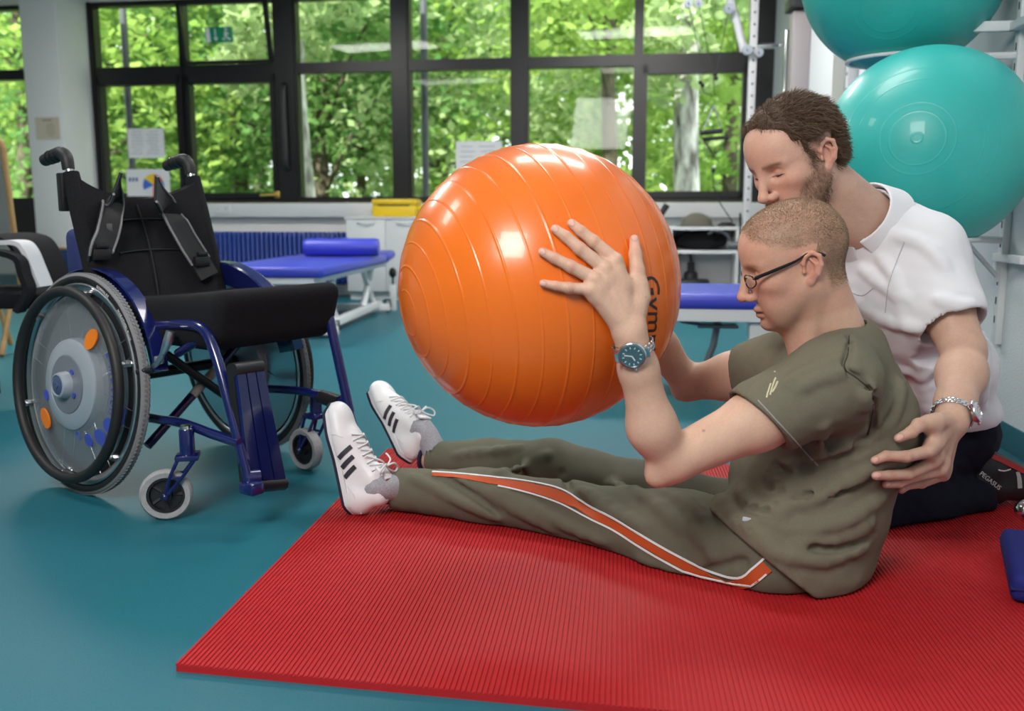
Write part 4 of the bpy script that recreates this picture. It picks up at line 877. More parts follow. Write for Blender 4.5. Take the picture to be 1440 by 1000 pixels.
def surface(F, lo, hi, s, fac=2.2):
    lo, hi = np.array(lo, float), np.array(hi, float); nb = np.maximum(np.ceil((hi-lo)/(4*s)).astype(int), 1)
    ax = [lo[i]+(np.arange(nb[i])*4+1.5)*s for i in range(3)]
    G = np.stack(np.meshgrid(*ax, indexing='ij'), -1).reshape(-1, 3)
    dc = np.concatenate([F(G[i:i+200000]) for i in range(0, len(G), 200000)]).reshape(nb)
    near = np.abs(dc) < 4*s*fac
    d = np.repeat(np.repeat(np.repeat(dc, 4, 0), 4, 1), 4, 2).astype(np.float64); msk = np.repeat(np.repeat(np.repeat(near, 4, 0), 4, 1), 4, 2)
    ii = np.argwhere(msk); P = lo+ii*s
    vals = np.concatenate([F(P[i:i+200000]) for i in range(0, len(P), 200000)]) if len(P) else np.zeros(0)
    d[ii[:, 0], ii[:, 1], ii[:, 2]] = vals
    neg = d < 0; X, Y, Z = d.shape
    c = np.zeros((X-1, Y-1, Z-1), int)
    for dx in (0, 1):
        for dy in (0, 1):
            for dz in (0, 1): c += neg[dx:X-1+dx, dy:Y-1+dy, dz:Z-1+dz]
    act = (c > 0) & (c < 8); idx = -np.ones(act.shape, int); cells = np.argwhere(act); idx[act] = np.arange(len(cells))
    acc = np.zeros((len(cells), 3)); cnt = np.zeros(len(cells)); cx, cy, cz = cells.T
    for axis in range(3):
        for u in (0, 1):
            for v in (0, 1):
                o0 = [0, 0, 0]; o0[(axis+1) % 3] = u; o0[(axis+2) % 3] = v; o1 = list(o0); o1[axis] = 1
                a = d[cx+o0[0], cy+o0[1], cz+o0[2]]; b = d[cx+o1[0], cy+o1[1], cz+o1[2]]; m = (a < 0) != (b < 0)
                t = np.where(m, a/np.where(m, a-b, 1), 0); p = np.array(o0)[None]+np.zeros((len(cells), 3)); p[:, axis] += t
                acc[m] += p[m]; cnt[m] += 1
    V = lo+(cells+acc/np.maximum(cnt, 1)[:, None])*s
    Q = []
    for axis in range(3):
        sl0 = [slice(None)]*3; sl1 = [slice(None)]*3; sl0[axis] = slice(0, -1); sl1[axis] = slice(1, None)
        a, b = neg[tuple(sl0)], neg[tuple(sl1)]; e = np.argwhere(a != b); fl = a[e[:, 0], e[:, 1], e[:, 2]]
        u, v = (axis+1) % 3, (axis+2) % 3
        ok = (e[:, u] > 0) & (e[:, v] > 0) & (e[:, u] < d.shape[u]-1) & (e[:, v] < d.shape[v]-1); e, fl = e[ok], fl[ok]
        def g(du, dv):
            q = e.copy(); q[:, u] -= du; q[:, v] -= dv; return idx[q[:, 0], q[:, 1], q[:, 2]]
        q = np.stack([g(0, 0), g(1, 0), g(1, 1), g(0, 1)], 1); q[~fl] = q[~fl][:, ::-1]; Q.append(q)
    Q = np.concatenate(Q); Q = Q[(Q >= 0).all(1)]
    return V, Q
def np_mesh(name, V, Q, m, col=None, smooth=True):
    me = bpy.data.meshes.new(name); me.vertices.add(len(V)); me.vertices.foreach_set('co', np.asarray(V, np.float32).ravel())
    me.loops.add(len(Q)*4); me.loops.foreach_set('vertex_index', np.asarray(Q, np.int32).ravel()); me.polygons.add(len(Q))
    me.polygons.foreach_set('loop_start', np.arange(0, len(Q)*4, 4, dtype=np.int32)); me.polygons.foreach_set('loop_total', np.full(len(Q), 4, np.int32))
    me.update(calc_edges=True); me.validate()
    if smooth: me.polygons.foreach_set('use_smooth', [True]*len(me.polygons))
    me.materials.append(m)
    if col is not None:
        at = me.color_attributes.new('tone', 'FLOAT_COLOR', 'POINT'); c4 = np.ones((len(V), 4), np.float32); c4[:, :3] = col; at.data.foreach_set('color', c4.ravel())
    return me
def sstep(a, b, x): t = np.clip((x-a)/(b-a), 0, 1); return t*t*(3-2*t)
def vnoise(P, sc, seed=0):                       # cheap smooth noise from summed sines
    rs = np.random.RandomState(seed); o = 0
    for i in range(6):
        k = rs.normal(size=3); k /= np.linalg.norm(k); o = o+np.sin(P@k*sc*(1+.35*i)+rs.uniform(0, 6.28))
    return o/6
# ---- head in its own frame: x to the face, y to its left, z up, about 0.23 m tall
def head_sdf(beard=0, neck_to=None, closed=1):
    H = SDF()
    H.ell((-.010, 0, .030), (.097, .076, .086)).ell((.035, 0, .040), (.055, .060, .055), k=.03)
    H.ell((.030, 0, -.030), (.058, .060, .080), k=.03)
    for s in (1, -1):
        H.cone((-.005, s*.052, -.045), (.055, s*.026, -.096), .018, .014, k=.03)
        H.ell((.052, s*.043, -.024), (.024, .020, .018), k=.02)
        H.ell((.060, s*.028, -.065), (.020, .022, .028), k=.02)
    H.ell((.074, 0, -.103), (.016, .020, .014), k=.018)
    H.cone((.076, .010, .021), (.064, .046, .017), .011, .008, k=.012).cone((.076, -.010, .021), (.064, -.046, .017), .011, .008, k=.012)
    for s in (1, -1): H.ell((.088, s*.031, -.001), (.014, .017, .012), k=.012, mode='cut')
    for s in (1, -1):
        H.ell((.0655, s*.031, -.002), (.0145, .016, .0125), k=.003)
        H.cone((.079, s*.019, -.0055), (.074, s*.045, -.0050), .0022, .0016, k=.002)          # lower lid edge
    H.cone((.084, 0, .012), (.108, 0, -.036), .0075, .0095, k=.012).ell((.1085, 0, -.0400), (.0115, .0115, .0100), k=.006)
    for s in (1, -1):
        H.ell((.0945, s*.0125, -.0440), (.0115, .0075, .0085), k=.005)
        H.ell((.1005, s*.0068, -.0530), (.006, .0035, .005), k=.002, mode='cut')
    H.ell((.082, 0, -.0705), (.0135, .024, .0075), k=.006).ell((.081, 0, -.0825), (.0130, .021, .0075), k=.005)
    H.cone((.097, 0, -.0765), (.080, .026, -.0775), .0016, .001, k=.002, mode='cut').cone((.097, 0, -.0765), (.080, -.026, -.0775), .0016, .001, k=.002, mode='cut')
    for s in (1, -1):                                                                     # ears
        E = SDF(); e = lambda x, z, y=0: (x, y, z)
        E.ell((-.004, -.004, .0), (.017, .004, .028))
        hx = [(.008, -.006), (.012, .010), (.007, .024), (-.006, .031), (-.019, .024), (-.022, .006), (-.016, -.012), (-.006, -.024)]
        E.chain([(x, .004 if 0 < i < 7 else 0, z) for i, (x, z) in enumerate(hx)], [.0035, .004, .0042, .0045, .0045, .0042, .004, .0045], k=.003)
        E.ell((.0, .001, -.027), (.0075, .0042, .009), k=.004)
        E.chain([(-.002, .003, .018), (-.012, .004, .008), (-.011, .004, -.008), (-.002, .003, -.017)], [.003, .0034, .0034, .003], k=.003)
        E.ell((.011, .003, -.006), (.0045, .004, .006), k=.003)
        E.ell((.001, .006, -.003), (.0085, .0065, .0105), k=.003, mode='cut')
        th = -s*.32; c_, s_ = math.cos(th), math.sin(th)
        R = Matrix(((c_, -s_*1, 0), (s_, c_, 0), (0, 0, 1))) if s > 0 else Matrix(((c_, -s_, 0), (s_, c_, 0), (0, 0, 1)))
        F_ = Matrix.Diagonal((1, s, 1)); B = (R @ F_) @ Matrix.Rotation(-.18, 3, 'Y'); T = B.to_4x4(); T = T @ Matrix.Scale(1.12, 4); T.translation = Vector((-.012, s*.0755, -.010))
        H.sub(E, B.to_4x4().copy() if False else Matrix.Translation(T.translation) @ B.to_4x4(), .93, k=.004, cen=np.zeros(3), rad=.06)
    return H
def head_color(L, skin, kind):
    x, y, z = L.T; n = vnoise(L, 90, 3)*.5+vnoise(L, 220, 4)*.5
    c = np.array(skin)[None]*(1+.05*n)[:, None]
    def mix(c, col, w): return c*(1-w[:, None])+np.array(col)[None]*w[:, None]
    g = lambda cx, cy, cz, r: np.exp(-(((x-cx)**2+(np.abs(y)-cy)**2+(z-cz)**2)/r**2))
    red = (.58, .2, .15)
    c = mix(c, red, .3*g(.108, 0, -.042, .016)+.38*g(.055, .045, -.035, .03)+.45*g(-.012, .085, -.01, .035)*(np.abs(y) > .072))
    lip = np.exp(-((z+.0765)/.0095)**2)*sstep(.074, .084, x)*sstep(.027, .018, np.abs(y)); c = mix(c, (.42, .14, .12), .75*lip)
    dark = np.exp(-((z+.0765)/.0016)**2)*sstep(.074, .082, x)*sstep(.026, .02, np.abs(y)); c = mix(c, (.12, .03, .03), .7*dark)
    # lash line and brows
    lash = np.exp(-((z+.0062+.02*(np.abs(y)-.031)**2/.03)/.0013)**2)*sstep(.060, .068, x)*sstep(.019, .012, np.abs(np.abs(y)-.031)); c = mix(c, (.05, .03, .025), .85*lash)
    brow = np.exp(-((z-.0185-.10*(np.abs(y)-.03)*(np.abs(y) < .035)+.18*np.maximum(np.abs(y)-.038, 0))/.0042)**2)*sstep(.045, .06, x)*sstep(.010, .016, np.abs(y))*sstep(.056, .046, np.abs(y)); c = mix(c, (.13, .075, .045), (.75 if kind else .5)*brow*(1+.3*n))
    ear = (np.abs(y) > .0735) & (np.abs(x+.012) < .035) & (np.abs(z+.01) < .042)
    if kind == 0:                                  # cropped hair
        hl = .055+.035*sstep(.0, .07, np.abs(y)*1.0)*0
        front = sstep(.078, .060, x-.35*np.maximum(z-.05, 0)+.9*np.maximum(np.abs(y)-.045, 0)*(z < .08))
        low = sstep(-.018, .006, z+.55*np.minimum(x+.02, 0)+.0*x) * front
        back = sstep(-.078, -.045, z)*sstep(-.035, -.05, x)
        side = sstep(.0, .018, z-.02-.35*np.maximum(x-.0, 0)*1.2)*front
        m = np.clip(np.maximum(np.where(x > -.03, side, low), back), 0, 1)
        m = m*(~ear)*(.55+.2*n); c = mix(c, (.27, .185, .12), np.clip(m, 0, 1)*.8)
        st = sstep(-.03, -.075, z)*sstep(-.02, .03, x); c = mix(c, (.33, .2, .15), .35*st*(1+.4*n))
        return c, m
    m = np.zeros(len(L))
    bd = sstep(-.020, -.045, z+.35*(x-.0)*(x > .02)-.012)*sstep(-.022, -.004, x)
    bd = np.maximum(bd*sstep(.09, .045, x+.0*z)*.9, sstep(-.056, -.064, z)*sstep(.02, .06, x)*.75*(1-lip))
    sb = np.exp(-((x-.016)/.012)**2)*sstep(-.05, .0, -np.abs(z+.015)+.02)*(np.abs(y) > .05)
    bd = np.clip(np.maximum(bd, sb*.9), 0, 1)*(~ear); c = mix(c, (.15, .085, .05), np.clip(bd*(.5+.4*n), 0, .75))
    return c, bd
# ---------------- seated man
def headM(d, pitch, roll, sc, anchor_local, anchor_world):
    d = Vector((d[0], d[1], 0)).normalized(); left = Vector((-d.y, d.x, 0)); x = d*math.cos(pitch)-UP*math.sin(pitch); z = x.cross(left)
    R = frame(x, left, z, (0, 0, 0)) @ Matrix.Rotation(roll, 4, 'X'); t = Vector(anchor_world)-(R.to_3x3() @ Vector(anchor_local))*sc
    M = R.copy(); M.translation = t; return M
def to_local(V, M, sc):
    R = np.array([list(r)[:3] for r in M][:3]); t = np.array([M[i][3] for i in range(3)]); return ((V-t)@R)/sc
def from_local(p, M, sc): return M @ (Vector(p)*sc)
def crop_join(parts):
    Vs, Qs, o = [], [], 0
    for V, Q in parts: Vs.append(V); Qs.append(Q+o); o += len(V)
    return np.concatenate(Vs), np.concatenate(Qs)
def limb_box(pts, pad):
    P = np.array([tuple(p) for p in pts]); return P.min(0)-pad, P.max(0)+pad
def keep(V, Q, fn):
    m = fn(V); f = m[Q].all(1); Q = Q[f]; used = np.unique(Q); mp = -np.ones(len(V), int); mp[used] = np.arange(len(used)); return V[used], mp[Q]
def bvh_of(V, Q): return BVHTree.FromPolygons([tuple(v) for v in V], [tuple(q) for q in Q])
def hit(B, px, py, off=0.0):
    h = B.ray_cast(CAM, ray(px, py).normalized()); 
    return (None, None) if h[0] is None else (h[0]+h[1]*off, h[1])
SKIN = (.66, .42, .31)
M_skin = mat('skin', SKIN, .5, sss=.25, attr='tone', nscale=260, namt=.06, bump=.12, bscale=900, spec=.35)
PAT = empty('person', atZ(1130, 800, MH), 'seated man in olive t-shirt and glasses holding the orange ball', 'person')
PH, PS = None, 1.02
PH = headM((-1, .10), math.radians(17), math.radians(-2), PS, (-.012, .0745, -.010), atY(1139, 377, 1.735))
sh_n, sh_f = atY(1172, 540, 1.67), atY(1092, 520, 2.0)
el_n, el_f = atY(930, 655, 1.60), atY(962, 540, 2.13)
wr_n = on_ball(886, 470, .034); wr_f = BC+Vector((.14, .27, .05))
neck0 = from_local((-.028, 0, -.060), PH, PS); neck1 = atY(1180, 492, 1.84)
HANDN = {'index': [(865, 366), (835, 340), (817, 325.5), (804, 314.5)], 'middle': [(850.5, 377.5), (815, 349.7), (796, 333), (781, 322.5)], 'ring': [(836, 392), (803, 375), (779, 362.7), (763, 354.5)], 'little': [(830, 407), (800, 405), (781.6, 402), (764, 398.5)], 'thumb': [(900, 418), (896, 381), (893.4, 358), (892, 337)]}
def hand_joints(table, place):
    J = {}
    for f, pts in table.items():
        offs = (.017, .0105, .0088, .0076) if f != 'thumb' else (.022, .018, .013, .010)
        J[f] = [place(x, y, o) for (x, y), o in zip(pts, offs)]
    return J
FR = {'index': (.0122, .0106, .0094, .0078), 'middle': (.0125, .0108, .0096, .0080), 'ring': (.0120, .0103, .0091, .0076), 'little': (.0108, .0090, .0079, .0067), 'thumb': (.0165, .0128, .0108, .0082)}
def hand_sdf(B, J, wrist, dors, wr=.026):
    H = SDF(); a = None
    for f in ('index', 'middle', 'ring', 'little'):
        H.cone(wrist.lerp(J[f][0], .12), J[f][0], .019, .0128, k=.012)
    for f in ('index', 'middle', 'ring', 'little'): H.chain(J[f], FR[f], k=.0035)
    for i, f in enumerate(('index', 'middle', 'ring')):
        g = ('middle', 'ring', 'little')[i]; H.cone(J[f][0].lerp(wrist, .12), J[g][0].lerp(wrist, .12), .0115, .0115, k=.012)
        web = (J[f][0]+J[g][0])/2; H.ell(web-Vector(dors)*.004, (.010, .010, .007), k=.008)
    H.cone(wrist.lerp(J['thumb'][0], .15), J['thumb'][0], .020, .0175, k=.014).chain(J['thumb'], FR['thumb'], k=.005)
    H.cone(J['thumb'][0].lerp(J['thumb'][1], .4), J['index'][0].lerp(wrist, .3), .011, .013, k=.016)
    for f in ('index', 'middle', 'ring', 'little'):
        H.ell(J[f][0]+Vector(dors)*.006, (.0085, .0085, .0085), k=.008)
        H.ell(J[f][1]+Vector(dors)*.0025, (.0085, .0085, .0085), k=.005)
        q = J[f][0].lerp(wrist, .08); H.cone(J[f][0]+Vector(dors)*.0085, wrist.lerp(J[f][0], .35)+Vector(dors)*.014, .0032, .0028, k=.008)
    B.sub(H, k=.012); return H
def nail_color(c, V, J, dors, amt=.8):
    for f, pts in J.items():
        t = pts[3]-pts[2]; t.normalize(); d = (Vector(dors)-t*t.dot(Vector(dors))).normalized(); r = FR[f][3]; sd = t.cross(d)
        p = pts[3]+d*r*.75+t*r*.25; Q = V-A3(p); a = Q@A3(t)/(r*.95); b = Q@A3(sd)/(r*.68); e = Q@A3(d)/(r*.9)
        w = sstep(1.15, .85, np.sqrt(a*a+b*b))*(np.abs(e) < 1); c = c*(1-amt*w[:, None])+np.array((.72, .46, .40))*amt*w[:, None]
        rim = np.exp(-((np.sqrt(a*a+b*b)-1.1)/.14)**2)*(np.abs(e) < 1.1); c = c*(1-.3*rim[:, None])
        for q, rr in ((pts[1], FR[f][1]), (pts[2], FR[f][2])):
            dd = np.sqrt(((V-A3(q+d*rr))**2).sum(1)); s = (V-A3(q))@A3(t)
            c = c*(1-.16*(np.exp(-(dd/.008)**2)*(.5+.5*np.cos(s*2600)))[:, None]); c = c*(1-np.exp(-(dd/.009)**2)[:, None]*np.array((.0, .12, .14)))
        dd = np.sqrt(((V-A3(pts[3]))**2).sum(1)); c = c*(1-np.exp(-(dd/.014)**2)[:, None]*np.array((-.02, .1, .1)))
    return c
JN = hand_joints(HANDN, on_ball); DN = (CAM-BC).normalized()
PB = SDF(); PB.sub(head_sdf(), PH, PS, cen=np.array((0, 0, -.01)), rad=.16)
PB.cone(neck0, neck1, .058, .064, k=.03).cone(from_local((.03, 0, -.085), PH, PS), atY(1135, 520, 1.84), .022, .03, k=.04)
PB.cone(from_local((-.02, .05, -.04), PH, PS), atY(1135, 515, 1.80), .012, .012, k=.02)
def arm(B, S, E, W, flip, r=1.0):
    m = S.lerp(E, .45); B.cone(S, m, .060*r, .053*r, k=.03).cone(m, E.lerp(S, .08), .053*r, .041*r, k=.03)
    ax = (E-S).normalized(); fx = (W-E).normalized()
    B.cone(E.lerp(S, .05), E.lerp(W, .3), .036*r, .041*r, k=.02).cone(E.lerp(W, .3), E.lerp(W, .75), .041*r, .033*r, k=.03).cone(E.lerp(W, .75), W, .033*r, .0295*r, k=.02)
    out = (ax-fx).normalized(); B.ell(E+out*.022, (.018, .018, .018), k=.03)
arm(PB, sh_n, el_n, wr_n, 1, .97); arm(PB, sh_f, el_f, wr_f, 1, .97)
hand_sdf(PB, JN, wr_n, DN)
JF = {}                                            # far hand spread on the far side of the ball
fx = Vector((-.55, .25, .35)).normalized()
for i, f in enumerate(('index', 'middle', 'ring', 'little')):
    a = [BC+(Vector((.02-.05*k-.01*i, .27, .10-.045*i+.012*k*(1-i)))).normalized()*(BR+FR[f][k]+.001) for k in range(4)]; JF[f] = a
JF['thumb'] = [BC+Vector(v).normalized()*(BR+.012) for v in ((.13, .22, .10), (.12, .2, .16), (.10, .19, .19), (.08, .18, .22))]
wr_f = BC+Vector((.13, .255, .0)).normalized()*(BR+.03)
hand_sdf(PB, JF, wr_f, (wr_f-BC).normalized())
# hidden trunk and legs
pel = atY(1100, 790, 1.86)
PB.ell(atY(1180, 600, 1.84), (.11, .15, .15), k=.05).ell(atY(1130, 710, 1.85), (.11, .14, .12), k=.05).ell(pel, (.11, .15, .085), k=.05)
LN_ = [atY(1085, 778, 1.76), atY(950, 752, 1.88), atY(800, 720, 2.045), atY(680, 699, 2.13), atY(556, 688, 2.20)]
LF_ = [atY(1075, 745, 1.98), atY(905, 700, 2.14), atY(778, 656, 2.30), atY(690, 650, 2.40), atY(610, 647, 2.49)]
RN_, RF_ = [.100, .090, .066, .062, .052], [.098, .082, .066, .060, .050]
for P_, R_ in ((LN_, RN_), (LF_, RF_)): PB.chain(P_, [r*.72 for r in R_], k=.03)
PB.plane((0, 0, MH+.006), (0, 0, -1), k=.003)
parts = []
hc = A3(PH.translation); lo, hi = hc-.155, hc+.155; lo[2] -= .06
parts.append(keep(*surface(PB, lo, hi, .0024), lambda V: (V[:, 2] > hc[2]-.20)))
hb = limb_box([p for f in JN.values() for p in f]+[wr_n], .022); parts.append(surface(PB, *hb, .0017))
hand_hi = hb[0][2]; hbf = limb_box([p for f in JF.values() for p in f]+[wr_f], .022); parts.append(surface(PB, *hbf, .003))
inbox = lambda V, b: ((V > np.array(b[0])+.004) & (V < np.array(b[1])-.004)).all(1)
bb = limb_box([sh_n, sh_f, el_n, el_f, wr_n, wr_f, pel]+LN_+LF_, .12)
bV, bQ = surface(PB, *bb, .006); parts.append(keep(bV, bQ, lambda V: ~inbox(V, hb) & ~inbox(V, hbf) & ~inbox(V, (lo+.004, hi-.004))))
V, Q = crop_join(parts)
L = to_local(V, PH, PS); isH = (np.sqrt(((L-np.array((0, 0, -.01)))**2).sum(1)) < .135) & (L[:, 2] > -.125)
c = np.array(SKIN)[None]*(1+.05*vnoise(V, 60, 1)+.05*vnoise(V, 170, 2))[:, None]
hcol, hmask = head_color(L, (.60, .345, .25), 0); w = (isH*sstep(-.12, -.10, L[:, 2]))[:, None]; c = c*(1-w)+hcol*w
c = nail_color(c, V, JN, DN)
rs = np.random.RandomState(4)
for _ in range(26):
    q = V[rs.randint(len(V))]; dd = ((V-q)**2).sum(1); c = c*(1-.55*np.exp(-dd/.0012**2)[:, None])
body = tag(link('body', np_mesh('body', V, Q, M_skin, c), PAT))
BODYB = bvh_of(V, Q)
def eyes(M, sc, par, open_, brow, bm, seed):
    f = lambda x, y, z: from_local((x, y, z), M, sc); rs = random.Random(seed)
    for s in (1, -1):
        arc = []
        for t in np.linspace(-.85, .85, 11):
            z = -.0055-.0022*(1-t*t)+.001*t; q = 1-t*t*.9-((z+.002)/.0125)**2; arc.append((.0655+.0145*math.sqrt(max(q, .02))+.0004, s*(.031+.0155*t), z))
        obj('eyelashes', MB().tube([f(*p) for p in arc], [.0006+.0011*(1-abs(i-5)/6) for i in range(11)], 6), mat('lash_dark', (.02, .013, .01), .7), par)
        obj('lid_crease', MB().tube([f(p[0]-.0015, p[1], p[2]+.0085) for p in arc[1:-1]], .0006, 5), mat('crease_skin', (.36, .18, .13), .7), par)
        if open_: obj('eye_white', MB().tube([f(p[0]-.0004, p[1], p[2]-.0013) for p in arc[2:-2]], [.0006, .0011, .0014, .0014, .0014, .0011, .0006], 6), mat('eye_sclera', (.55, .5, .47), .25), par)
        bw = MB()
        for k in range(90):
            u = rs.random(); y = .012+.040*u; z = .0195+.006*math.sin(u*2.3)-.007*u*u+rs.uniform(-.0022, .0022)*(1-.5*u); x = .0885-.020*u*u-.002*u
            bw.tube([f(x-.004, s*y, z), f(x+.0006, s*(y+.003), z+.001), f(x-.0012-.003*u, s*(y+.007), z+.0005)], [.0005, .00045, .0002], 3, cap=False)
        tag(obj('eyebrow', bw, bm, par, smooth=0), kind='stuff')
eyes(PH, PS, PAT, False, 0, mat('brow_brown', (.12, .07, .04), .7), 3)
# cropped hair: short strands rooted in the scalp
def strands(V, Q, mask, N, ln, lift, m, name, par, seed, comb, wid=.0005, segs=2, curl=0):
    rs = np.random.RandomState(seed); me = np.cross(V[Q[:, 1]]-V[Q[:, 0]], V[Q[:, 2]]-V[Q[:, 0]]); ar = np.linalg.norm(me, axis=1); nr = me/np.maximum(ar, 1e-12)[:, None]
    w = ar*mask[Q].mean(1); idx = rs.choice(len(Q), N, p=w/w.sum()); a = rs.dirichlet((1, 1, 1, 1), N)
    P = (V[Q[idx]]*a[:, :, None]).sum(1); n = nr[idx]; d = n*lift+comb(P)*(1-lift)+rs.normal(size=(N, 3))*.18; d /= np.linalg.norm(d, axis=1)[:, None]
    l = ln*rs.uniform(.6, 1.25, N)[:, None]; sd = np.cross(d, rs.normal(size=(N, 3))); sd /= np.linalg.norm(sd, axis=1)[:, None]
    rows = []
    for k in range(segs+1):
        t = k/segs; q = P+d*l*t+comb(P)*l*curl*t*t-n*l*curl*.5*t*t*t+sd*0; rows.append((q-sd*wid*(1-.7*t), q+sd*wid*(1-.7*t)))
    VV = np.stack([x for r in rows for x in r], 1).reshape(-1, 3); k2 = 2*(segs+1); F = []
    b = np.arange(N)*k2; QQ = np.concatenate([np.stack([b+2*k, b+2*k+1, b+2*k+3, b+2*k+2], 1) for k in range(segs)])
    return tag(link(name, np_mesh(name, VV, QQ, m, smooth=False), par), kind='stuff')
hV, hQ = parts[0]; hm = head_color(to_local(hV, PH, PS), SKIN, 0)[1]
hm = np.where(to_local(hV, PH, PS)[:, 2] > -.1, hm, 0)
M_hair0 = mat('hair_cropped', (.30, .21, .135), .6)
strands(hV, hQ, np.clip(hm, 0, 1)**2, 48000, .0026, .85, M_hair0, 'cropped_hair', PAT, 8, lambda P: np.array((-.2, 0, -.4))[None]+0*P, wid=.00026, segs=1)
# ---- t-shirt
M_olive = mat('olive_cotton', (.165, .15, .108), .9, nscale=500, namt=.12, bump=.25, bscale=1200, spec=.15)
M_trk = mat('olive_track', (.125, .12, .085), .75, nscale=400, namt=.08, bump=.15, bscale=1000, spec=.25)
def fold(S, pts, r, k=.02, mode='u'):
    for i in range(len(pts)-1): S.cone(pts[i], pts[i+1], r, r, k, mode)
TS = SDF()
Rt = Matrix.Rotation(math.radians(-14), 3, 'Y')
TS.ell(atY(1180, 592, 1.84), (.148, .185, .165), Rt, k=.05).ell(atY(1136, 694, 1.85), (.165, .18, .13), Matrix.Rotation(math.radians(25), 3, 'Y'), k=.06).ell(atY(1112, 772, 1.85), (.158, .196, .092), k=.05)
TS.cone(LN_[0].lerp(LN_[1], .3), LN_[0]+Vector((.02, .02, .02)), .107, .116, k=.04).cone(LN_[0], atY(1125, 735, 1.79), .114, .12, k=.05)
TS.cone(sh_n, sh_n.lerp(el_n, .42), .080, .074, k=.05).cone(sh_f, sh_f.lerp(el_f, .45), .074, .070, k=.05)
TS.cone(atY(1200, 492, 1.83), sh_n+UP*.01, .062, .068, k=.05).cone(atY(1170, 498, 1.84), sh_f, .062, .066, k=.05)
sl = sh_n.lerp(el_n, .36)
pa_, pb_ = atY(1047, 572, sl.y), atY(1132, 664, sl.y-.0); hemd = (pb_-pa_).normalized(); arn = (el_n-sh_n).normalized(); hn = (arn-hemd*arn.dot(hemd)).normalized()
slf = atY(1048, 531, 2.06); arf = (el_f-sh_f).normalized()
TS0 = TS
def shirt(foldfn=None):
    S = SDF(); S.sub(TS0, k=0)
    if foldfn: foldfn(S)
    S.warp(lambda P: .0030*vnoise(P*np.array((1, 1, .6)), 38, 21)+.0016*vnoise(P, 85, 22))
    # sleeves and hems: cut, then hollow
    def cutpast(pt, n, axisA, rad):
        pt, n, aA = A3(pt), A3(n), A3(axisA)
        def f(P):
            past = (P-pt)@n; t = (P-aA)@n; D = P-aA-t[:, None]*n; return np.where(np.sqrt((D*D).sum(1)) < rad, -past, 1.0)
        S._a(f, .002, 'cut')
    cutpast(pa_, hn, sl, .16); cutpast(slf, arf, slf, .13)
    S.cone(sh_n.lerp(el_n, .2), sh_n.lerp(el_n, .6), .050, .066, k=.004, mode='cut'); S.cone(sh_f.lerp(el_f, .2), sh_f.lerp(el_f, .6), .048, .060, k=.004, mode='cut')
    # hem plane (front low to back) and neck opening
    h0, h1 = atY(985, 704, 1.85), atY(1165, 846, 1.85); hd = (h1-h0).normalized(); hN = Vector((-.62, -.06, -.78)); hN = (hN-hd*hN.dot(hd)).normalized(); S.plane(h0.lerp(h1, .5), hN, k=.003)
    n0, n1 = atY(1216, 454, 1.84), atY(1122, 514, 1.84); nd = (n1-n0).normalized(); nn = nd.cross(Vector((0, 1, 0))).normalized(); nn = nn if nn.z > 0 else -nn
    Rn = frame(nd, Vector((0, 1, 0)), nn, (0, 0, 0)).to_3x3()
    S.ell(n0.lerp(n1, .5)+nn*.012, (.078, .070, .05), Rn, k=.004, mode='cut'); S.cone(neck0, neck1, .062, .067, k=.004, mode='cut')
    S.cone(n1.lerp(n0, .45)+nn*.03, n1+nn*.012, .05, .008, k=.004, mode='cut')
    S._a(lambda P: P[:, 2]-(MH+.002), .002, 'cut') if False else S.plane((0, 0, MH+.002), (0, 0, -1), k=.002)
    return S
sb = (np.array(A3(atY(1150, 640, 1.85)))-np.array((.36, .34, .42)), np.array(A3(atY(1150, 640, 1.85)))+np.array((.30, .34, .36)))
sV, sQ = surface(shirt(), *sb, .008); B0 = bvh_of(sV, sQ)
FOLDS = [([(1245, 600), (1190, 628), (1140, 650), (1085, 668)], .007), ([(1258, 640), (1210, 668), (1150, 700), (1090, 716)], .008), ([(1240, 700), (1190, 732), (1130, 745), (1070, 735)], .009), ([(1215, 770), (1160, 788), (1110, 782), (1060, 760)], .008), ([(1225, 735), (1175, 760), (1120, 762)], .006),
         ([(1180, 505), (1140, 520), (1105, 540)], .005), ([(1205, 520), (1165, 528), (1120, 548)], .005), ([(1250, 560), (1232, 585), (1222, 605)], .007), ([(1268, 540), (1262, 570), (1255, 590)], .006), ([(1160, 600), (1150, 640), (1135, 655)], .005), ([(1040, 690), (1060, 715), (1100, 725)], .007), ([(1010, 700), (1040, 735), (1085, 760)], .007), ([(1225, 545), (1215, 560), (1222, 575)], .006)]
CREASES = [([(1226, 556), (1227, 585), (1222, 610), (1205, 625)], .004), ([(1195, 470), (1193, 500), (1188, 520), (1205, 532), (1226, 552)], .003), ([(1235, 668), (1180, 690), (1120, 700)], .006), ([(1215, 632), (1170, 648), (1125, 662)], .006), ([(1230, 752), (1180, 772), (1140, 770)], .005)]
def dofolds(S):
    for pts, r in FOLDS:
        H_ = [hit(B0, x, y, -.002)[0] for x, y in pts]; H_ = [h for h in H_ if h is not None]
        if len(H_) > 1: fold(S, catmull(H_, 3), r, .018)
    for pts, r in CREASES:
        H_ = [hit(B0, x, y, .001)[0] for x, y in pts]; H_ = [h for h in H_ if h is not None]
        if len(H_) > 1: fold(S, catmull(H_, 3), r, .010, 'cut')
sV, sQ = surface(shirt(dofolds), *sb, .0042)
ts = tag(link('t_shirt', np_mesh('t_shirt', sV, sQ, M_olive), PAT)); TSB = bvh_of(sV, sQ)
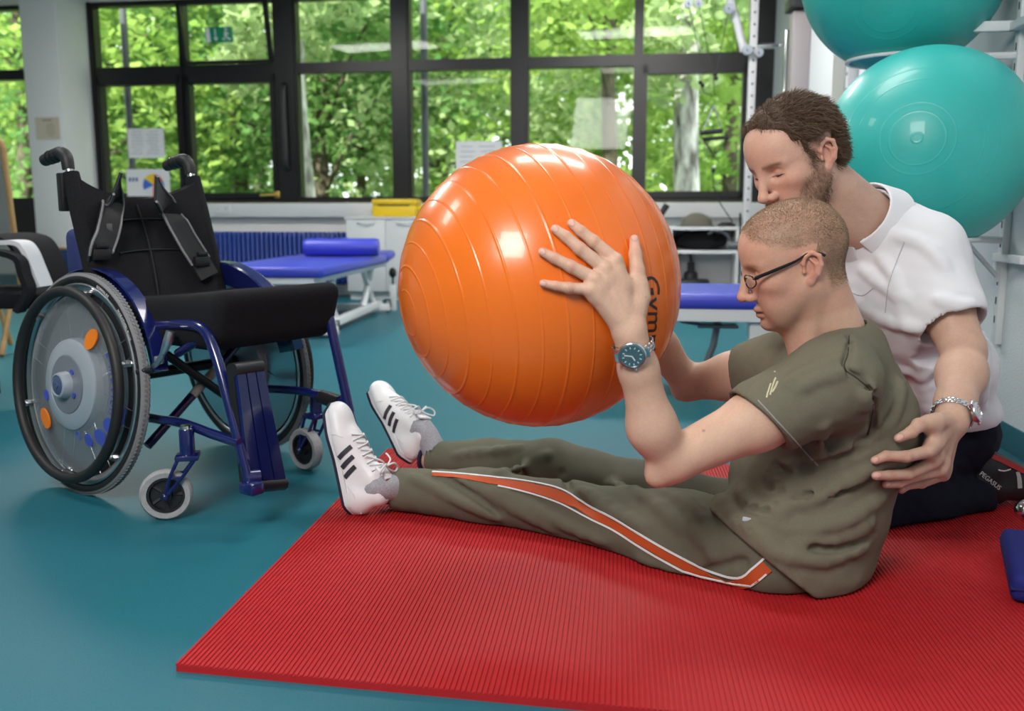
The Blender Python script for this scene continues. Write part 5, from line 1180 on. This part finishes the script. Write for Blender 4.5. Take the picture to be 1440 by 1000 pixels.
def seam(B, pts, r, m, name, par, off=.0005, sm=4, dash=None):
    H_ = [hit(B, x, y, off) for x, y in (catmull([Vector((x, y, 0)) for x, y in pts], sm) and [(v.x, v.y) for v in catmull([Vector((x, y, 0)) for x, y in pts], sm)])]; P = [h[0] for h in H_ if h[0] is not None]
    if len(P) < 2: return None
    return obj(name, MB().tube(P, r, 5), m, par)
M_stitch = mat('stitch_grey', (.32, .31, .29), .8); M_seam = mat('seam_dark', (.03, .028, .02), .9)
hemc = [pa_.lerp(pb_, t) for t in np.linspace(0, 1, 9)]
hp = [topx(p-arn*.028) for p in hemc]; seam(TSB, hp, .0016, M_stitch, 'hem_stitching', ts)
seam(TSB, [(1008, 742), (1048, 788), (1090, 818), (1130, 838), (1168, 843)], .0012, M_stitch, 'hem_stitching', ts)
seam(TSB, [(1194, 472), (1192, 498), (1187, 518), (1205, 532), (1226, 553), (1226, 585), (1220, 612)], .0009, M_seam, 'shoulder_seam', ts)
for pts in ([(1083, 556), (1088, 540), (1091, 532)], [(1080, 553), (1082, 546), (1084, 540)], [(1086, 552), (1090, 546), (1094, 537)], [(1078, 560), (1080, 552)], [(1089, 524), (1090, 523)]): seam(TSB, pts, .0018, mat('print_cream', (.6, .55, .38), .8), 'chest_print', ts, .001, 3)
H_ = hit(TSB, 1050, 731, .001)
if H_[0] is not None: obj('side_tag', MB().box(H_[0], (.016, .004, .008), Matrix.Rotation(.2, 3, 'Y'), bev=.001), mat('tag_pale', (.55, .62, .68), .7), ts)
# ---- track trousers
TQ = SDF(); TQ.chain(LN_, RN_, k=.04); TQ.chain(LF_, RF_, k=.03); TQ.ell(pel+Vector((.01, 0, .0)), (.135, .165, .088), k=.04)
TQ.cone(LN_[0]+Vector((.04, .03, -.01)), LN_[0]+Vector((.085, .1, -.01)), .078, .078, k=.04)
def trousers(ff=None):
    S = SDF(); S.sub(TQ, k=0)
    if ff: ff(S)
    S.warp(lambda P: .003*vnoise(P*np.array((1, 1, 1.5)), 26, 31)+.0018*vnoise(P, 60, 32))
    for P_, R_ in ((LN_, RN_), (LF_, RF_)):
        n = (P_[4]-P_[3]).normalized(); p = A3(P_[4]); S._a((lambda p, n: lambda P: np.where(((P-p)**2).sum(1) < .15**2, -((P-p)@n), 1.0))(p, A3(n)), .002, 'cut')
        S.cone(P_[4].lerp(P_[3], .35), P_[4]+n*.02, .040, .046, k=.003, mode='cut')
    S.plane((0, 0, MH+.0015), (0, 0, -1), k=.003); return S
tb_ = limb_box(LN_+LF_+[pel], .14); tb_[0][2] = -.02
tV, tQ = surface(trousers(), *tb_, .009); B1 = bvh_of(tV, tQ)
TFOLD = [([(580, 672), (620, 690), (660, 712), (700, 728)], .006), ([(640, 676), (690, 695), (740, 722), (780, 745)], .007), ([(700, 690), (745, 712), (800, 742), (850, 762)], .006), ([(640, 640), (680, 636), (730, 630)], .005), ([(700, 665), (740, 655), (770, 640)], .006), ([(820, 690), (850, 712), (900, 740)], .007), ([(860, 680), (910, 700), (960, 740)], .008), ([(930, 690), (965, 715), (985, 760)], .007), ([(900, 795), (960, 818), (1030, 835)], .007), ([(960, 700), (990, 730), (1000, 780)], .006), ([(840, 770), (900, 785), (960, 805)], .006)]
TCRE = [([(790, 665), (800, 685), (815, 705), (830, 718)], .006), ([(602, 668), (640, 680), (670, 700), (700, 722)], .004), ([(985, 805), (1010, 800), (1045, 790)], .006)]
def tf(S):
    for L_, mode, kk, off in ((TFOLD, 'u', .02, -.002), (TCRE, 'cut', .012, .001)):
        for pts, r in L_:
            H_ = [hit(B1, x, y, off)[0] for x, y in pts]; H_ = [h for h in H_ if h is not None]
            if len(H_) > 1: fold(S, catmull(H_, 3), r, kk, mode)
tV, tQ = surface(trousers(tf), *tb_, .0052)
tr_ = tag(link('track_trousers', np_mesh('track_trousers', tV, tQ, M_trk), PAT)); TRB = bvh_of(tV, tQ)
def ribbon_px(B, pts, ws, m, name, par, th=.0012, off=.0008, sm=5):
    C2 = catmull([Vector((x, y, 0)) for x, y in pts], sm); n = len(C2); P, Nn, W2 = [], [], []
    for i, v in enumerate(C2):
        h = hit(B, v.x, v.y, off)
        if h[0] is None: continue
        P.append(h[0]); Nn.append(h[1]); W2.append(float(np.interp(i/(n-1)*(len(pts)-1), range(len(pts)), ws)))
    P2 = [P[0]]+[(P[i-1]+P[i]*2+P[i+1])/4 for i in range(1, len(P)-1)]+[P[-1]]
    return obj(name, MB().ribbon(P2, Nn, W2, th), m, par, smooth=60)
M_orng = mat('stripe_orange', (.5, .075, .012), .7); M_wh = mat('piping_white', (.78, .78, .8), .7)
OC = [(608, 667), (650, 671), (700, 678), (745, 686), (788, 698), (826, 719), (862, 737), (895, 757), (925, 775), (960, 794), (1000, 813), (1038, 822), (1060, 810), (1078, 795)]
ribbon_px(TRB, OC, [.008, .012, .019, .024, .024, .018, .016, .017, .017, .018, .020, .022, .026, .028], M_orng, 'side_stripe', tr_, .0014)
ribbon_px(TRB, [(x, y-d) for (x, y), d in zip(OC, (3, 4, 6, 8, 10, 9, 9, 9, 9, 9, 9, 9, 12, 13))], [.004]*14, M_wh, 'white_piping', tr_, .0024)
ribbon_px(TRB, [(x, y+d) for (x, y), d in zip(OC[2:], (6, 8, 10, 9, 8, 9, 9, 9, 10, 9, 11, 12))], [.0035]*12, M_wh, 'white_piping', tr_, .0024)
# ---- shoes, socks
M_shoe = mat('white_leather', (.78, .78, .8), .4, bump=.08, bscale=300); M_sole = mat('sole_navy', (.012, .014, .035), .6); M_mid = mat('midsole_white', (.72, .72, .74), .5)
M_sock = mat('sock_grey', (.36, .36, .4), .95, nscale=300, namt=.25, bump=.5, bscale=900); M_band = mat('sock_band', (.01, .01, .04), .9)
def shoe_sdf():
    S = SDF(); S.ell((.048, 0, .030), (.052, .036, .042)).ell((.13, 0, .030), (.085, .036, .040), k=.02).ell((.208, .004, .026), (.086, .047, .034), k=.025)
    S.cone((.040, 0, .040), (.036, 0, .088), .033, .030, k=.02).cone((.085, 0, .078), (.19, 0, .040), .031, .030, k=.025).ell((.262, .004, .022), (.032, .036, .026), k=.02)
    S.cone((.072, 0, .085), (.098, 0, .098), .027, .018, k=.01)
    S.plane((0, 0, .012), (0, 0, -1), k=.004); S.ell((.052, 0, .118), (.030, .024, .050), Matrix.Rotation(.35, 3, 'Y'), k=.004, mode='cut'); return S
SHV, SHQ = surface(shoe_sdf(), (-.02, -.065, -.005), (.31, .065, .13), .0038)
def sole_outline(n=48):
    out = []
    for i in range(n):
        a = 2*math.pi*i/n; x = .148+.150*math.cos(a); t = (x+.002)/.30
        w = float(np.interp(t, [0, .1, .3, .5, .72, .9, 1], [.02, .036, .036, .037, .047, .04, .012])); out.append((x, math.copysign(w, math.sin(a))*min(1, abs(math.sin(a))*1.9)))
    return out
SO = sole_outline()
def shoe(par, T, label, kind='white'):
    def W_(p): return T @ Vector(p)
    Rm = np.array([list(r)[:3] for r in T][:3]); V = SHV@Rm.T+np.array([T[i][3] for i in range(3)])
    up = tag(link('shoe', np_mesh('shoe', V, SHQ, M_shoe if kind == 'white' else mat('shoe_black', (.012, .012, .016), .6, bump=.3, bscale=500)), par), label)
    mid = MB().prism([(x*1.005, y*1.06) for x, y in SO], .014, T @ Matrix.Translation((0, 0, .006)))
    obj('midsole', mid, M_mid if kind == 'white' else mat('midsole_red', (.4, .02, .02), .5), up)
    obj('outsole', MB().prism([(x*1.01, y*1.08) for x, y in SO], .008, T @ Matrix.Translation((0, 0, -.001))), M_sole if kind == 'white' else mat('outsole_grey', (.12, .12, .12), .7), up)
    B = bvh_of(V, SHQ)
    def on(x, y, z, off=.001):                       # drop onto the upper from outside, in shoe coordinates
        d = (Vector((x, 0, min(z, .03)))-Vector((x, y, z))).normalized(); o = T @ (Vector((x, y, z))-d*.08); h = B.ray_cast(o, (T.to_3x3() @ d).normalized())
        return (h[0]+h[1]*off, h[1]) if h[0] is not None else (T @ Vector((x, y, z)), T.to_3x3() @ Vector((0, 0, 1)))
    def strip(pts, w, m, nm, th=.0014):
        R_ = [on(*p) for p in pts]; P = catmull([p for p, n in R_], 4); Nn = [R_[min(int(i/4), len(R_)-1)][1] for i in range(len(P))]; return obj(nm, MB().ribbon(P, Nn, w, th), m, up, smooth=60)
    for s in (1, -1):
        for k in range(3):
            x = .112+.026*k; strip([(x-.014, s*.06, .022), (x-.004, s*.06, .042), (x+.008, s*.045, .066)], .011, mat('stripe_charcoal', (.03, .03, .04), .6) if kind == 'white' else mat('stripe_silver', (.4, .4, .4), .4), 'side_stripe')
        strip([(.0, s*.05, .05), (.045, s*.06, .045), (.075, s*.06, .024)], .003, M_mid, 'edge_seam', .001); strip([(.2, s*.06, .05), (.21, s*.06, .03), (.215, s*.06, .018)], .0025, M_mid, 'edge_seam', .001)
    if kind == 'white':
        tg = obj('tongue', MB().box(T @ Vector((.088, 0, .116)), (.045, .044, .007), T.to_3x3() @ Matrix.Rotation(.55, 3, 'Y'), bev=.003), M_shoe, up)
        lc = MB()
        for k in range(5):
            x = .098+.022*k; a, b = on(x, .03, .11-.012*k, .003)[0], on(x+.016, -.03, .11-.012*k, .003)[0]; c_ = on(x+.008, 0, .13, .004)[0]; obj('lace', MB().tube([a, c_, b], .0022, 6, sm=4), M_mid, up)
            a, b = on(x, -.03, .11-.012*k, .003)[0], on(x+.016, .03, .11-.012*k, .003)[0]; obj('lace', MB().tube([a, c_, b], .0022, 6, sm=4), M_mid, up)
        k0 = on(.10, 0, .14, .008)[0]; ax = T.to_3x3()
        for s in (1, -1):
            obj('lace_bow', MB().tube([k0+ax @ Vector(p) for p in ((0, 0, 0), (.005, s*.02, .012), (-.005, s*.042, .01), (-.016, s*.04, .002), (-.01, s*.018, .0), (0, 0, 0))], .0024, 6, sm=5), M_mid, up)
            obj('lace_end', MB().tube([k0+ax @ Vector(p) for p in ((0, 0, 0), (.015, s*.022, .004), (.03, s*.045, -.012), (.036, s*.052, -.02))], .0022, 6, sm=4), M_mid, up)
    return up, on
def foot_frame(P_, ldx, lean, side):
    ld = (P_[4]-P_[2]); ld.z = 0; ld.normalize(); return ld
ld = foot_frame(LN_, 0, 0, 0); x = (UP*.93+ld*.30+Vector((.06, .16, 0))).normalized(); z = (-ld-x*(-ld).dot(x)).normalized(); y = z.cross(x)
O_ = atZ(506, 722, MH+.003)-z*.022
TN = frame(x, y, z, O_) @ Matrix.Diagonal((.93, .95, .95, 1)); shoe(PAT, TN, 'white shoe with three charcoal stripes, toe up')
sk = obj('sock', MB().tube([TN @ Vector((.055, 0, .055)), TN @ Vector((.054, 0, .10)), LN_[4].lerp(LN_[3], .08)], [.025, .030, .037], 18, sm=4), M_sock, PAT)
obj('sock_band', MB().tube([LN_[4]+ld*.018, LN_[4]+ld*.008], .0395, 18), M_band, sk)
ld = foot_frame(LF_, 0, 0, 0); x = Vector((-.44, .60, .66)).normalized(); zz = Vector((.70, -.45, .5)); z = (zz-x*zz.dot(x)).normalized(); y = z.cross(x)
A_ = LF_[4]+ld*.05; O_ = A_-x*.058-z*.08; O_.z = max(O_.z, MH+.03)
TF_ = frame(x, y, z, O_) @ Matrix.Diagonal((.93, .95, .95, 1)); shoe(PAT, TF_, 'white laced shoe with dark tongue badge, tipped outwards')
sk = obj('sock', MB().tube([TF_ @ Vector((.055, 0, .055)), TF_ @ Vector((.054, 0, .10)), LF_[4].lerp(LF_[3], .08)], [.025, .030, .036], 18, sm=4), M_sock, PAT)
obj('sock_band', MB().tube([LF_[4]+ld*.03, LF_[4]+ld*.022], .0385, 18), M_band, sk)
# ---- glasses
M_gl = mat('glasses_black', (.008, .008, .01), .25)
def HL(x, y, z): return from_local((x, y, z), PH, PS)
gl = empty('glasses', HL(.085, 0, -.01), 'narrow black-rimmed glasses worn by the seated man', 'glasses')
for s in (1, -1):
    rim_ = [HL(.098-.010*abs(math.cos(t)*.6+.55)**2*1.0, s*(.034+.023*math.cos(t)), -.009+.013*math.sin(t)) for t in np.linspace(0, 2*math.pi, 29)[:-1]]
    obj('lens_rim', MB().tube(rim_, .0013, 6, closed=True), M_gl, gl)
    ln = MB().add(rim_+[HL(.095, s*.034, -.009)], [(i, (i+1) % 28, 28) for i in range(28)]); obj('lens', ln, glassmat('lens_glass', (.97, .98, .98), .12), gl)
    obj('temple', MB().tube([HL(.088, s*.056, -.003), HL(.083, s*.066, -.001), HL(.05, s*.0735, .004), HL(.01, s*.0775, .010), HL(-.014, s*.080, .0175), HL(-.034, s*.0815, .012), HL(-.042, s*.0805, .005)], [.0022, .0036, .0034, .0024, .0020, .0024, .0030], 8, sm=4), M_gl, gl)
obj('bridge', MB().tube([HL(.094, .012, -.005), HL(.099, .0, -.001), HL(.094, -.012, -.005)], .0013, 6, sm=4), M_gl, gl)
# ---- watches
M_wst = mat('watch_steel', (.72, .72, .74), .22, 1); M_dial = mat('dial_black', (.01, .01, .013), .3)
def watch(c, axis, dors, ra, rb, rot, label, dialc, bez, case_r=.0195):
    axis = axis.normalized(); d = (dors-axis*dors.dot(axis)).normalized(); sdv = axis.cross(d)
    w = empty('wristwatch', c, label, 'watch'); n = 22
    for i in range(n):
        a = 2*math.pi*(i+.5)/n
        if abs(((a-rot+math.pi) % (2*math.pi))-math.pi) < .42: continue
        p = c+d*(math.cos(a)*rb)+sdv*(math.sin(a)*ra); nrm = (d*(math.cos(a)/rb)+sdv*(math.sin(a)/ra)).normalized(); t = axis.cross(nrm)
        T = frame(axis, t, nrm, p); bl_ = (2*math.pi*max(ra, rb)/n)*.86
        lk = obj('band_link', MB().box((0, 0, 0), (.007, bl_, .0034), bev=.0009), M_wst, w, T)
        for s in (-1, 1): obj('side_link', MB().box((s*.0062, bl_*.5, -.0003), (.0048, bl_*.96, .0032), bev=.0009), M_wst, lk, T)
    a = rot; p = c+d*(math.cos(a)*(rb+.003))+sdv*(math.sin(a)*(ra+.003)); nrm = (d*(math.cos(a)/rb)+sdv*(math.sin(a)/ra)).normalized(); t = axis.cross(nrm)
    T = frame(axis, t, nrm, p); R_ = case_r
    cs = obj('case', MB().lathe([(0, -.003), (R_*.96, -.003), (R_, .0), (R_, .004), (R_*.94, .006), (R_*.80, .0072), (R_*.78, .0055), (0, .0055)], 40).box((0, R_*.98, .0005), (.018, .012, .005), bev=.0015).box((0, -R_*.98, .0005), (.018, .012, .005), bev=.0015), M_wst, w, T)
    obj('bezel', MB().lathe([(R_*.97, .0045), (R_*.93, .0064), (R_*.81, .0076), (R_*.79, .0060)], 40), bez, cs, T)
    obj('dial', MB().lathe([(R_*.79, .0056), (0, .0056)], 36), dialc, cs, T)
    for k in range(12):
        b = 2*math.pi*k/12; obj('hour_marker', MB().box((math.cos(b)*R_*.62, math.sin(b)*R_*.62, .0060), (.0034, .0012, .0006), Matrix.Rotation(b, 3, 'Z')), mat('lume_white', (.8, .82, .8), .5), cs, T, smooth=0)
    for b, l, ww in ((1.9, .55, .0014), (-.35, .38, .0017)): obj('watch_hand', MB().box((math.cos(b)*R_*l*.5, math.sin(b)*R_*l*.5, .0065), (R_*l, ww, .0005), Matrix.Rotation(b, 3, 'Z')), MATS['lume_white'], cs, T, smooth=0)
    obj('crystal', MB().lathe([(R_*.79, .0068), (R_*.5, .0075), (0, .0078)], 32), glassmat('watch_crystal', (1, 1, 1), .03), cs, T)
    obj('crown', MB().tube([T @ Vector((R_*.98, 0, .002)), T @ Vector((R_*1.14, 0, .002))], .0028, 10), M_wst, cs)
    return w
fa = (el_n-wr_n).normalized(); wc_ = wr_n+fa*.024
toc = (CAM-wc_).normalized()
watch(wc_, fa, toc, .0345, .0335, .12, 'steel wristwatch with black dial on the seated man\'s wrist', M_dial, mat('bezel_teal', (.2, .3, .33), .25, .8), .0238)
# ---------------- therapist kneeling behind
TH = empty('person', atZ(1300, 765, MH), 'kneeling bearded man in white polo shirt and navy trousers supporting the seated man', 'person')
HS = 1.05; HM = headM((-.90, -.43), math.radians(27), math.radians(5), HS, (-.012, .0745, -.010), atY(1161, 217, 1.975))
ts_n, ts_f = atY(1298, 362, 2.12), atY(1165, 330, 2.42)
te_n = atY(1358, 500, 1.99); tw_n = atY(1338, 592, 1.785)
nk0 = from_local((-.030, 0, -.055), HM, HS); nk1 = atY(1228, 318, 2.16)
HT = {'index': [(1305, 635), (1265, 640), (1244, 641), (1228, 645)], 'middle': [(1311, 651), (1269.6, 661), (1246, 662), (1228, 665)], 'ring': [(1321, 662), (1282, 671), (1259, 674), (1241, 677)], 'little': [(1326, 668), (1296, 680), (1276, 683), (1262, 685)], 'thumb': [(1315, 594), (1292, 598), (1272, 607), (1257, 615)]}
def on_shirt(px, py, off):
    h = hit(TSB, px, py, off+.001)
    if h[0] is not None and h[0].y < 1.86: return h[0]
    return None
JT = {}
for f, pts in HT.items():
    offs = (.02, .012, .010, .0085) if f != 'thumb' else (.02, .016, .013, .011); J = [None]*4
    for k in (3, 2, 1, 0):
        p = on_shirt(*pts[k], offs[k]) if k > 0 else None
        if p is None:
            yy = J[k+1].y+(.012 if k else .028) if k < 3 else 1.72
            p = atY(*pts[k], yy)
        elif k < 3 and p.y > J[k+1].y+.03: p = atY(*pts[k], J[k+1].y+.02)
        elif k < 3 and p.y < J[k+1].y-.015: p = atY(*pts[k], J[k+1].y-.008)
        J[k] = p
    JT[f] = J
my = sum(JT[f][0].y for f in ('index', 'middle', 'ring', 'little'))/4; tw_n = atY(1338, 592, my+.055); te_n = atY(1358, 500, my+.24)
TB = SDF(); TB.sub(head_sdf(1), HM, HS, cen=np.array((0, 0, -.01)), rad=.16)
TB.cone(nk0, nk1, .060, .066, k=.03).cone(from_local((.03, 0, -.085), HM, HS), atY(1205, 330, 2.12), .022, .03, k=.04)
arm(TB, ts_n, te_n, tw_n, 1, 1.12); tel_f, twr_f = atY(1140, 470, 2.36), atY(1150, 560, 2.10)
arm(TB, ts_f, tel_f, twr_f, 1, 1.0)
DT = ((CAM-JT['middle'][0]).normalized()+Vector((.35, 0, .35))).normalized()
hand_sdf(TB, JT, tw_n, DT)
TB.ell(atY(1262, 430, 2.22), (.11, .14, .16), k=.05).ell(atY(1310, 560, 2.3), (.11, .13, .13), k=.05)
parts = []; hc = A3(HM.translation); lo, hi = hc-.155, hc+.155; lo[2] -= .12; hi[0] += .10; hi[1] += .06
parts.append(surface(TB, lo, hi, .0024))
hb = limb_box([p for f in JT.values() for p in f]+[tw_n], .024); parts.append(surface(TB, *hb, .0018))
bb = limb_box([ts_n, ts_f, te_n, tw_n, tel_f, twr_f, atY(1310, 560, 2.3)], .13)
bV, bQ = surface(TB, *bb, .006); parts.append(keep(bV, bQ, lambda V: ~inbox(V, hb) & ~inbox(V, (lo+.004, hi-.004))))
V, Q = crop_join(parts); L = to_local(V, HM, HS)
isH = (np.sqrt(((L-np.array((0, 0, -.01)))**2).sum(1)) < .135) & (L[:, 2] > -.125)
c = np.array((.57, .36, .27))[None]*(1+.05*vnoise(V, 60, 5)+.05*vnoise(V, 170, 6))[:, None]
hcol, beard = head_color(L, (.62, .38, .29), 1); w = (isH*sstep(-.12, -.10, L[:, 2]))[:, None]; c = c*(1-w)+hcol*w
c = nail_color(c, V, JT, DT)
link('body', np_mesh('body', V, Q, M_skin, c), TH)
hV, hQ = parts[0]; hL = to_local(hV, HM, HS); bm_ = head_color(hL, SKIN, 1)[1]*(hL[:, 2] > -.12)*(hL[:, 0] > -.03)
HR = np.array([list(r)[:3] for r in HM][:3])
M_hair = mat('hair_brown', (.105, .06, .032), .55); M_beard = mat('beard_brown', (.2, .12, .07), .6)
strands(hV, hQ, np.clip(bm_, 0, 1)**1.5, 7000, .005, .45, M_beard, 'beard', TH, 12, lambda P: (np.array((.3, 0, -.9))@HR.T)[None]+0*P, wid=.00035)
eyes(HM, HS, TH, True, 0, mat('brow_dark', (.07, .04, .025), .7), 5)
# hair volume: shell over the scalp, then strands
def hair_mask(L):
    x, y, z = L.T; ay = np.abs(y)
    front = x-.10*np.maximum(z-.06, 0)
    line = .068-.55*np.maximum(ay-.030, 0)*(ay < .06)-.0165*(ay >= .06)
    top = sstep(.0, .012, line-front)*sstep(.035, .055, z)
    side = sstep(.006, -.006, x-.030)*sstep(.004, .020, z-.2*np.maximum(-x-.03, 0)*0)*(ay > .03)
    back = sstep(-.028, -.045, x)*sstep(-.060, -.045, z)
    sb_ = sstep(.016, .008, np.abs(x-.016))*sstep(-.03, -.02, z)*(ay > .055)*(z < .03)
    ear = (ay > .0715) & (np.abs(x+.012) < .036) & (z < .032) & (z > -.06)
    return np.clip(np.maximum(np.maximum(top, side), np.maximum(back, sb_*.5)), 0, 1)*(~ear)
SK = SDF(); SK.ell((-.010, 0, .030), (.097, .076, .086)).ell((.035, 0, .040), (.055, .060, .055), k=.03).ell((-.055, 0, -.02), (.045, .05, .05), k=.03)
def hairf(P):
    m = hair_mask(P); d = SK(P); return d-(.010*m*(.75+.35*vnoise(P*np.array((1, 1, 1)), 120, 41)+.25*vnoise(P, 300, 42))-.004*(1-m))
HV, HQ = surface(hairf, (-.14, -.11, -.1), (.12, .11, .15), .003)
HVw = (HV*HS)@HR.T+hc; hmk = hair_mask(HV); f = (hmk[HQ].mean(1) > .35); HQ = HQ[f]
hr = tag(link('hair', np_mesh('hair', HVw, HQ, mat('hair_base', (.07, .04, .022), .65, nscale=300, namt=.5)), TH))
strands(HVw, HQ, np.clip(hmk, .05, 1), 16000, .017, .35, M_hair, 'hair_strands', TH, 15, lambda P: (np.array((-.35, 0, -.35))@HR.T)[None]+.5*np.stack([vnoise(P, 90, 51), vnoise(P, 90, 52), vnoise(P, 90, 53)], 1), wid=.00055, segs=3, curl=.4)
# ---- polo shirt
M_polo = mat('polo_white', (.76, .76, .80), .85, bump=.2, bscale=1200, spec=.2)
PO = SDF(); R1 = Matrix.Rotation(math.radians(-24), 3, 'Y')
PO.ell(atY(1262, 425, 2.22), (.150, .20, .185), R1, k=.05).ell(atY(1308, 520, 2.28), (.150, .18, .13), Matrix.Rotation(math.radians(-12), 3, 'Y'), k=.06).ell(atY(1325, 572, 2.30), (.125, .175, .075), k=.04)
PO.cone(ts_n, ts_n.lerp(te_n, .55), .088, .084, k=.05).cone(ts_f, ts_f.lerp(tel_f, .5), .085, .08, k=.05).cone(nk1+UP*.0, ts_n+UP*.02, .072, .075, k=.06).cone(nk1, ts_f+UP*.02, .07, .075, k=.06)
nax = (nk0-nk1).normalized()
sca, scb = atY(1300, 482, ts_n.lerp(te_n, .6).y), atY(1376, 456, ts_n.lerp(te_n, .6).y)
def polo(ff=None):
    S = SDF(); S.sub(PO, k=0)
    if ff: ff(S)
    S.warp(lambda P: .003*vnoise(P, 30, 61)+.0015*vnoise(P, 75, 62))
    a = (te_n-ts_n).normalized(); hd = (scb-sca).normalized(); hn_ = (a-hd*a.dot(hd)).normalized(); pt = A3(sca); n = A3(hn_); cc_ = A3(ts_n.lerp(te_n, .6))
    def f(P):
        D = P-cc_; t = D@n; D = D-t[:, None]*n; return np.where(np.sqrt((D*D).sum(1)) < .125, np.where(t > -.15, -((P-pt)@n), 1.0), 1.0)
    S._a(f, .002, 'cut'); S.cone(ts_n.lerp(te_n, .3), ts_n.lerp(te_n, .85), .056, .074, k=.004, mode='cut')
    S.cone(nk1-nax*.02, nk1+nax*.10, .064, .074, k=.004, mode='cut'); S.plane(nk1+nax*.052, nax, k=.003) if False else None
    S.plane(atY(1345, 592, 2.25), (.12, 0, -1), k=.003); return S
cb = A3(atY(1275, 450, 2.25)); pbx = (cb-np.array((.36, .42, .36)), cb+np.array((.34, .36, .40)))
pV, pQ = surface(polo(), *pbx, .009); BP0 = bvh_of(pV, pQ)
PF = [([(1215, 380), (1245, 405), (1275, 420)], .006), ([(1200, 420), (1240, 450), (1290, 462)], .008), ([(1230, 500), (1270, 520), (1310, 520)], .008), ([(1290, 500), (1300, 545), (1310, 580)], .008), ([(1380, 470), (1385, 520), (1380, 570)], .007), ([(1260, 330), (1300, 345), (1330, 375)], .006), ([(1240, 365), (1262, 400), (1268, 450)], .006), ([(1320, 420), (1345, 430), (1365, 430)], .006)]
def pfold(S):
    for pts, r in PF:
        H_ = [h for h in (hit(BP0, x, y, -.002)[0] for x, y in pts) if h is not None]
        if len(H_) > 1: fold(S, catmull(H_, 3), r, .02)
pV, pQ = surface(polo(pfold), *pbx, .0048)
po_ = tag(link('polo_shirt', np_mesh('polo_shirt', pV, pQ, M_polo), TH)); POB = bvh_of(pV, pQ)
M_ps = mat('polo_seam', (.5, .5, .55), .9)
seam(POB, [(1272, 340), (1262, 365), (1250, 400), (1245, 440)], .0011, M_ps, 'sleeve_seam', po_); seam(POB, [(1190, 408), (1212, 416), (1228, 405)], .0012, M_ps, 'pocket_edge', po_)
hp = [topx(sca.lerp(scb, t)-(te_n-ts_n).normalized()*.022) for t in np.linspace(0, 1, 7)]; seam(POB, hp, .0011, M_ps, 'cuff_stitching', po_)
# turned-down collar round the neck
CO = SDF(); CO.cone(nk1-nax*.012, nk1+nax*.066, .105, .079, k=.004).cone(nk1-nax*.03, nk1+nax*.085, .0955, .0695, k=.003, mode='cut')
CO.plane(nk1+nax*.060, nax, k=.003).plane(nk1-nax*.006, -nax, k=.003)
frd = Vector((-.75, -.62, 0)); frd = (frd-nax*frd.dot(nax)).normalized(); sdd = nax.cross(frd)
CO._a(lambda P: np.maximum(np.abs((P-A3(nk1))@A3(sdd))-.022+.25*((P-A3(nk1))@A3(nax)), -((P-A3(nk1))@A3(frd))), .003, 'cut')
qV, qQ = surface(CO, A3(nk1)-.15, A3(nk1)+.15, .003); obj('collar', np_mesh('collar', qV, qQ, M_polo), None, po_)
# ---- navy trousers
M_navy = mat('navy_cotton', (.006, .007, .018), .85, nscale=300, namt=.2, bump=.2, bscale=800, spec=.2)
hip = atY(1335, 610, 2.30); kn = atY(1215, 735, 2.12); an = atY(1368, 700, 2.22); hip2 = atY(1300, 600, 2.44); kn2 = atY(1180, 690, 2.48); an2 = atY(1330, 650, 2.55)
NV = SDF(); NV.ell(atY(1320, 600, 2.34), (.13, .17, .1)).cone(hip, kn, .098, .080, k=.05).cone(kn, kn.lerp(an, .5), .075, .068, k=.03).cone(kn.lerp(an, .5), an, .068, .055, k=.03)
NV.cone(hip2, kn2, .095, .078, k=.05).cone(kn2, an2, .072, .052, k=.03)
NV.warp(lambda P: .004*vnoise(P, 32, 71)+.003*vnoise(P, 70, 72)); NV.plane((0, 0, MH+.0015), (0, 0, -1), k=.003)
nb_ = limb_box([hip, kn, an, hip2, kn2, an2], .13); nb_[0][2] = -.01
nV, nQ = surface(NV, *nb_, .006); link('navy_trousers', np_mesh('navy_trousers', nV, nQ, M_navy), TH)
x = Vector((.86, .12, -.42)).normalized(); zz = Vector((-.42, -.22, -.86)); z = (zz-x*zz.dot(x)).normalized(); y = z.cross(x)
O_ = atY(1380, 630, 2.235); T3 = frame(x, y, z, O_) @ Matrix.Diagonal((.95, .95, .95, 1)); up_s, on_ = shoe(TH, T3, 'black running shoe with red midsole, sole up', 'black')
me = text_mesh('PEGASUS', .016, .0004); hh = hit(bvh_of(SHV@(np.array([list(r)[:3] for r in T3][:3])).T+np.array([T3[i][3] for i in range(3)]), SHQ), 1392, 676, .002)
if hh[0] is not None:
    n = hh[1]; xx = Vector((.75, .1, -.6)); xx = (xx-n*xx.dot(n)).normalized(); M4 = frame(xx, n.cross(xx), n, hh[0]); obj('shoe_lettering', MB().add([M4 @ v.co for v in me.vertices], [tuple(p.vertices) for p in me.polygons]), M_tw if 'M_tw' in globals() else M_wh, up_s, smooth=0)
O2 = atY(1330, 640, 2.6); shoe(TH, frame(x, y, z, O2) @ Matrix.Diagonal((.95, .95, .95, 1)), 'black running shoe behind, mostly hidden', 'black')
fa = (te_n-tw_n).normalized(); wcn = tw_n+fa*.022
watch(wcn, fa, Vector((-.45, -.8, .3)), .0385, .0355, 1.25, 'steel wristwatch on the kneeling man\'s wrist', mat('dial_grey', (.15, .16, .2), .3), M_wst, .0205)
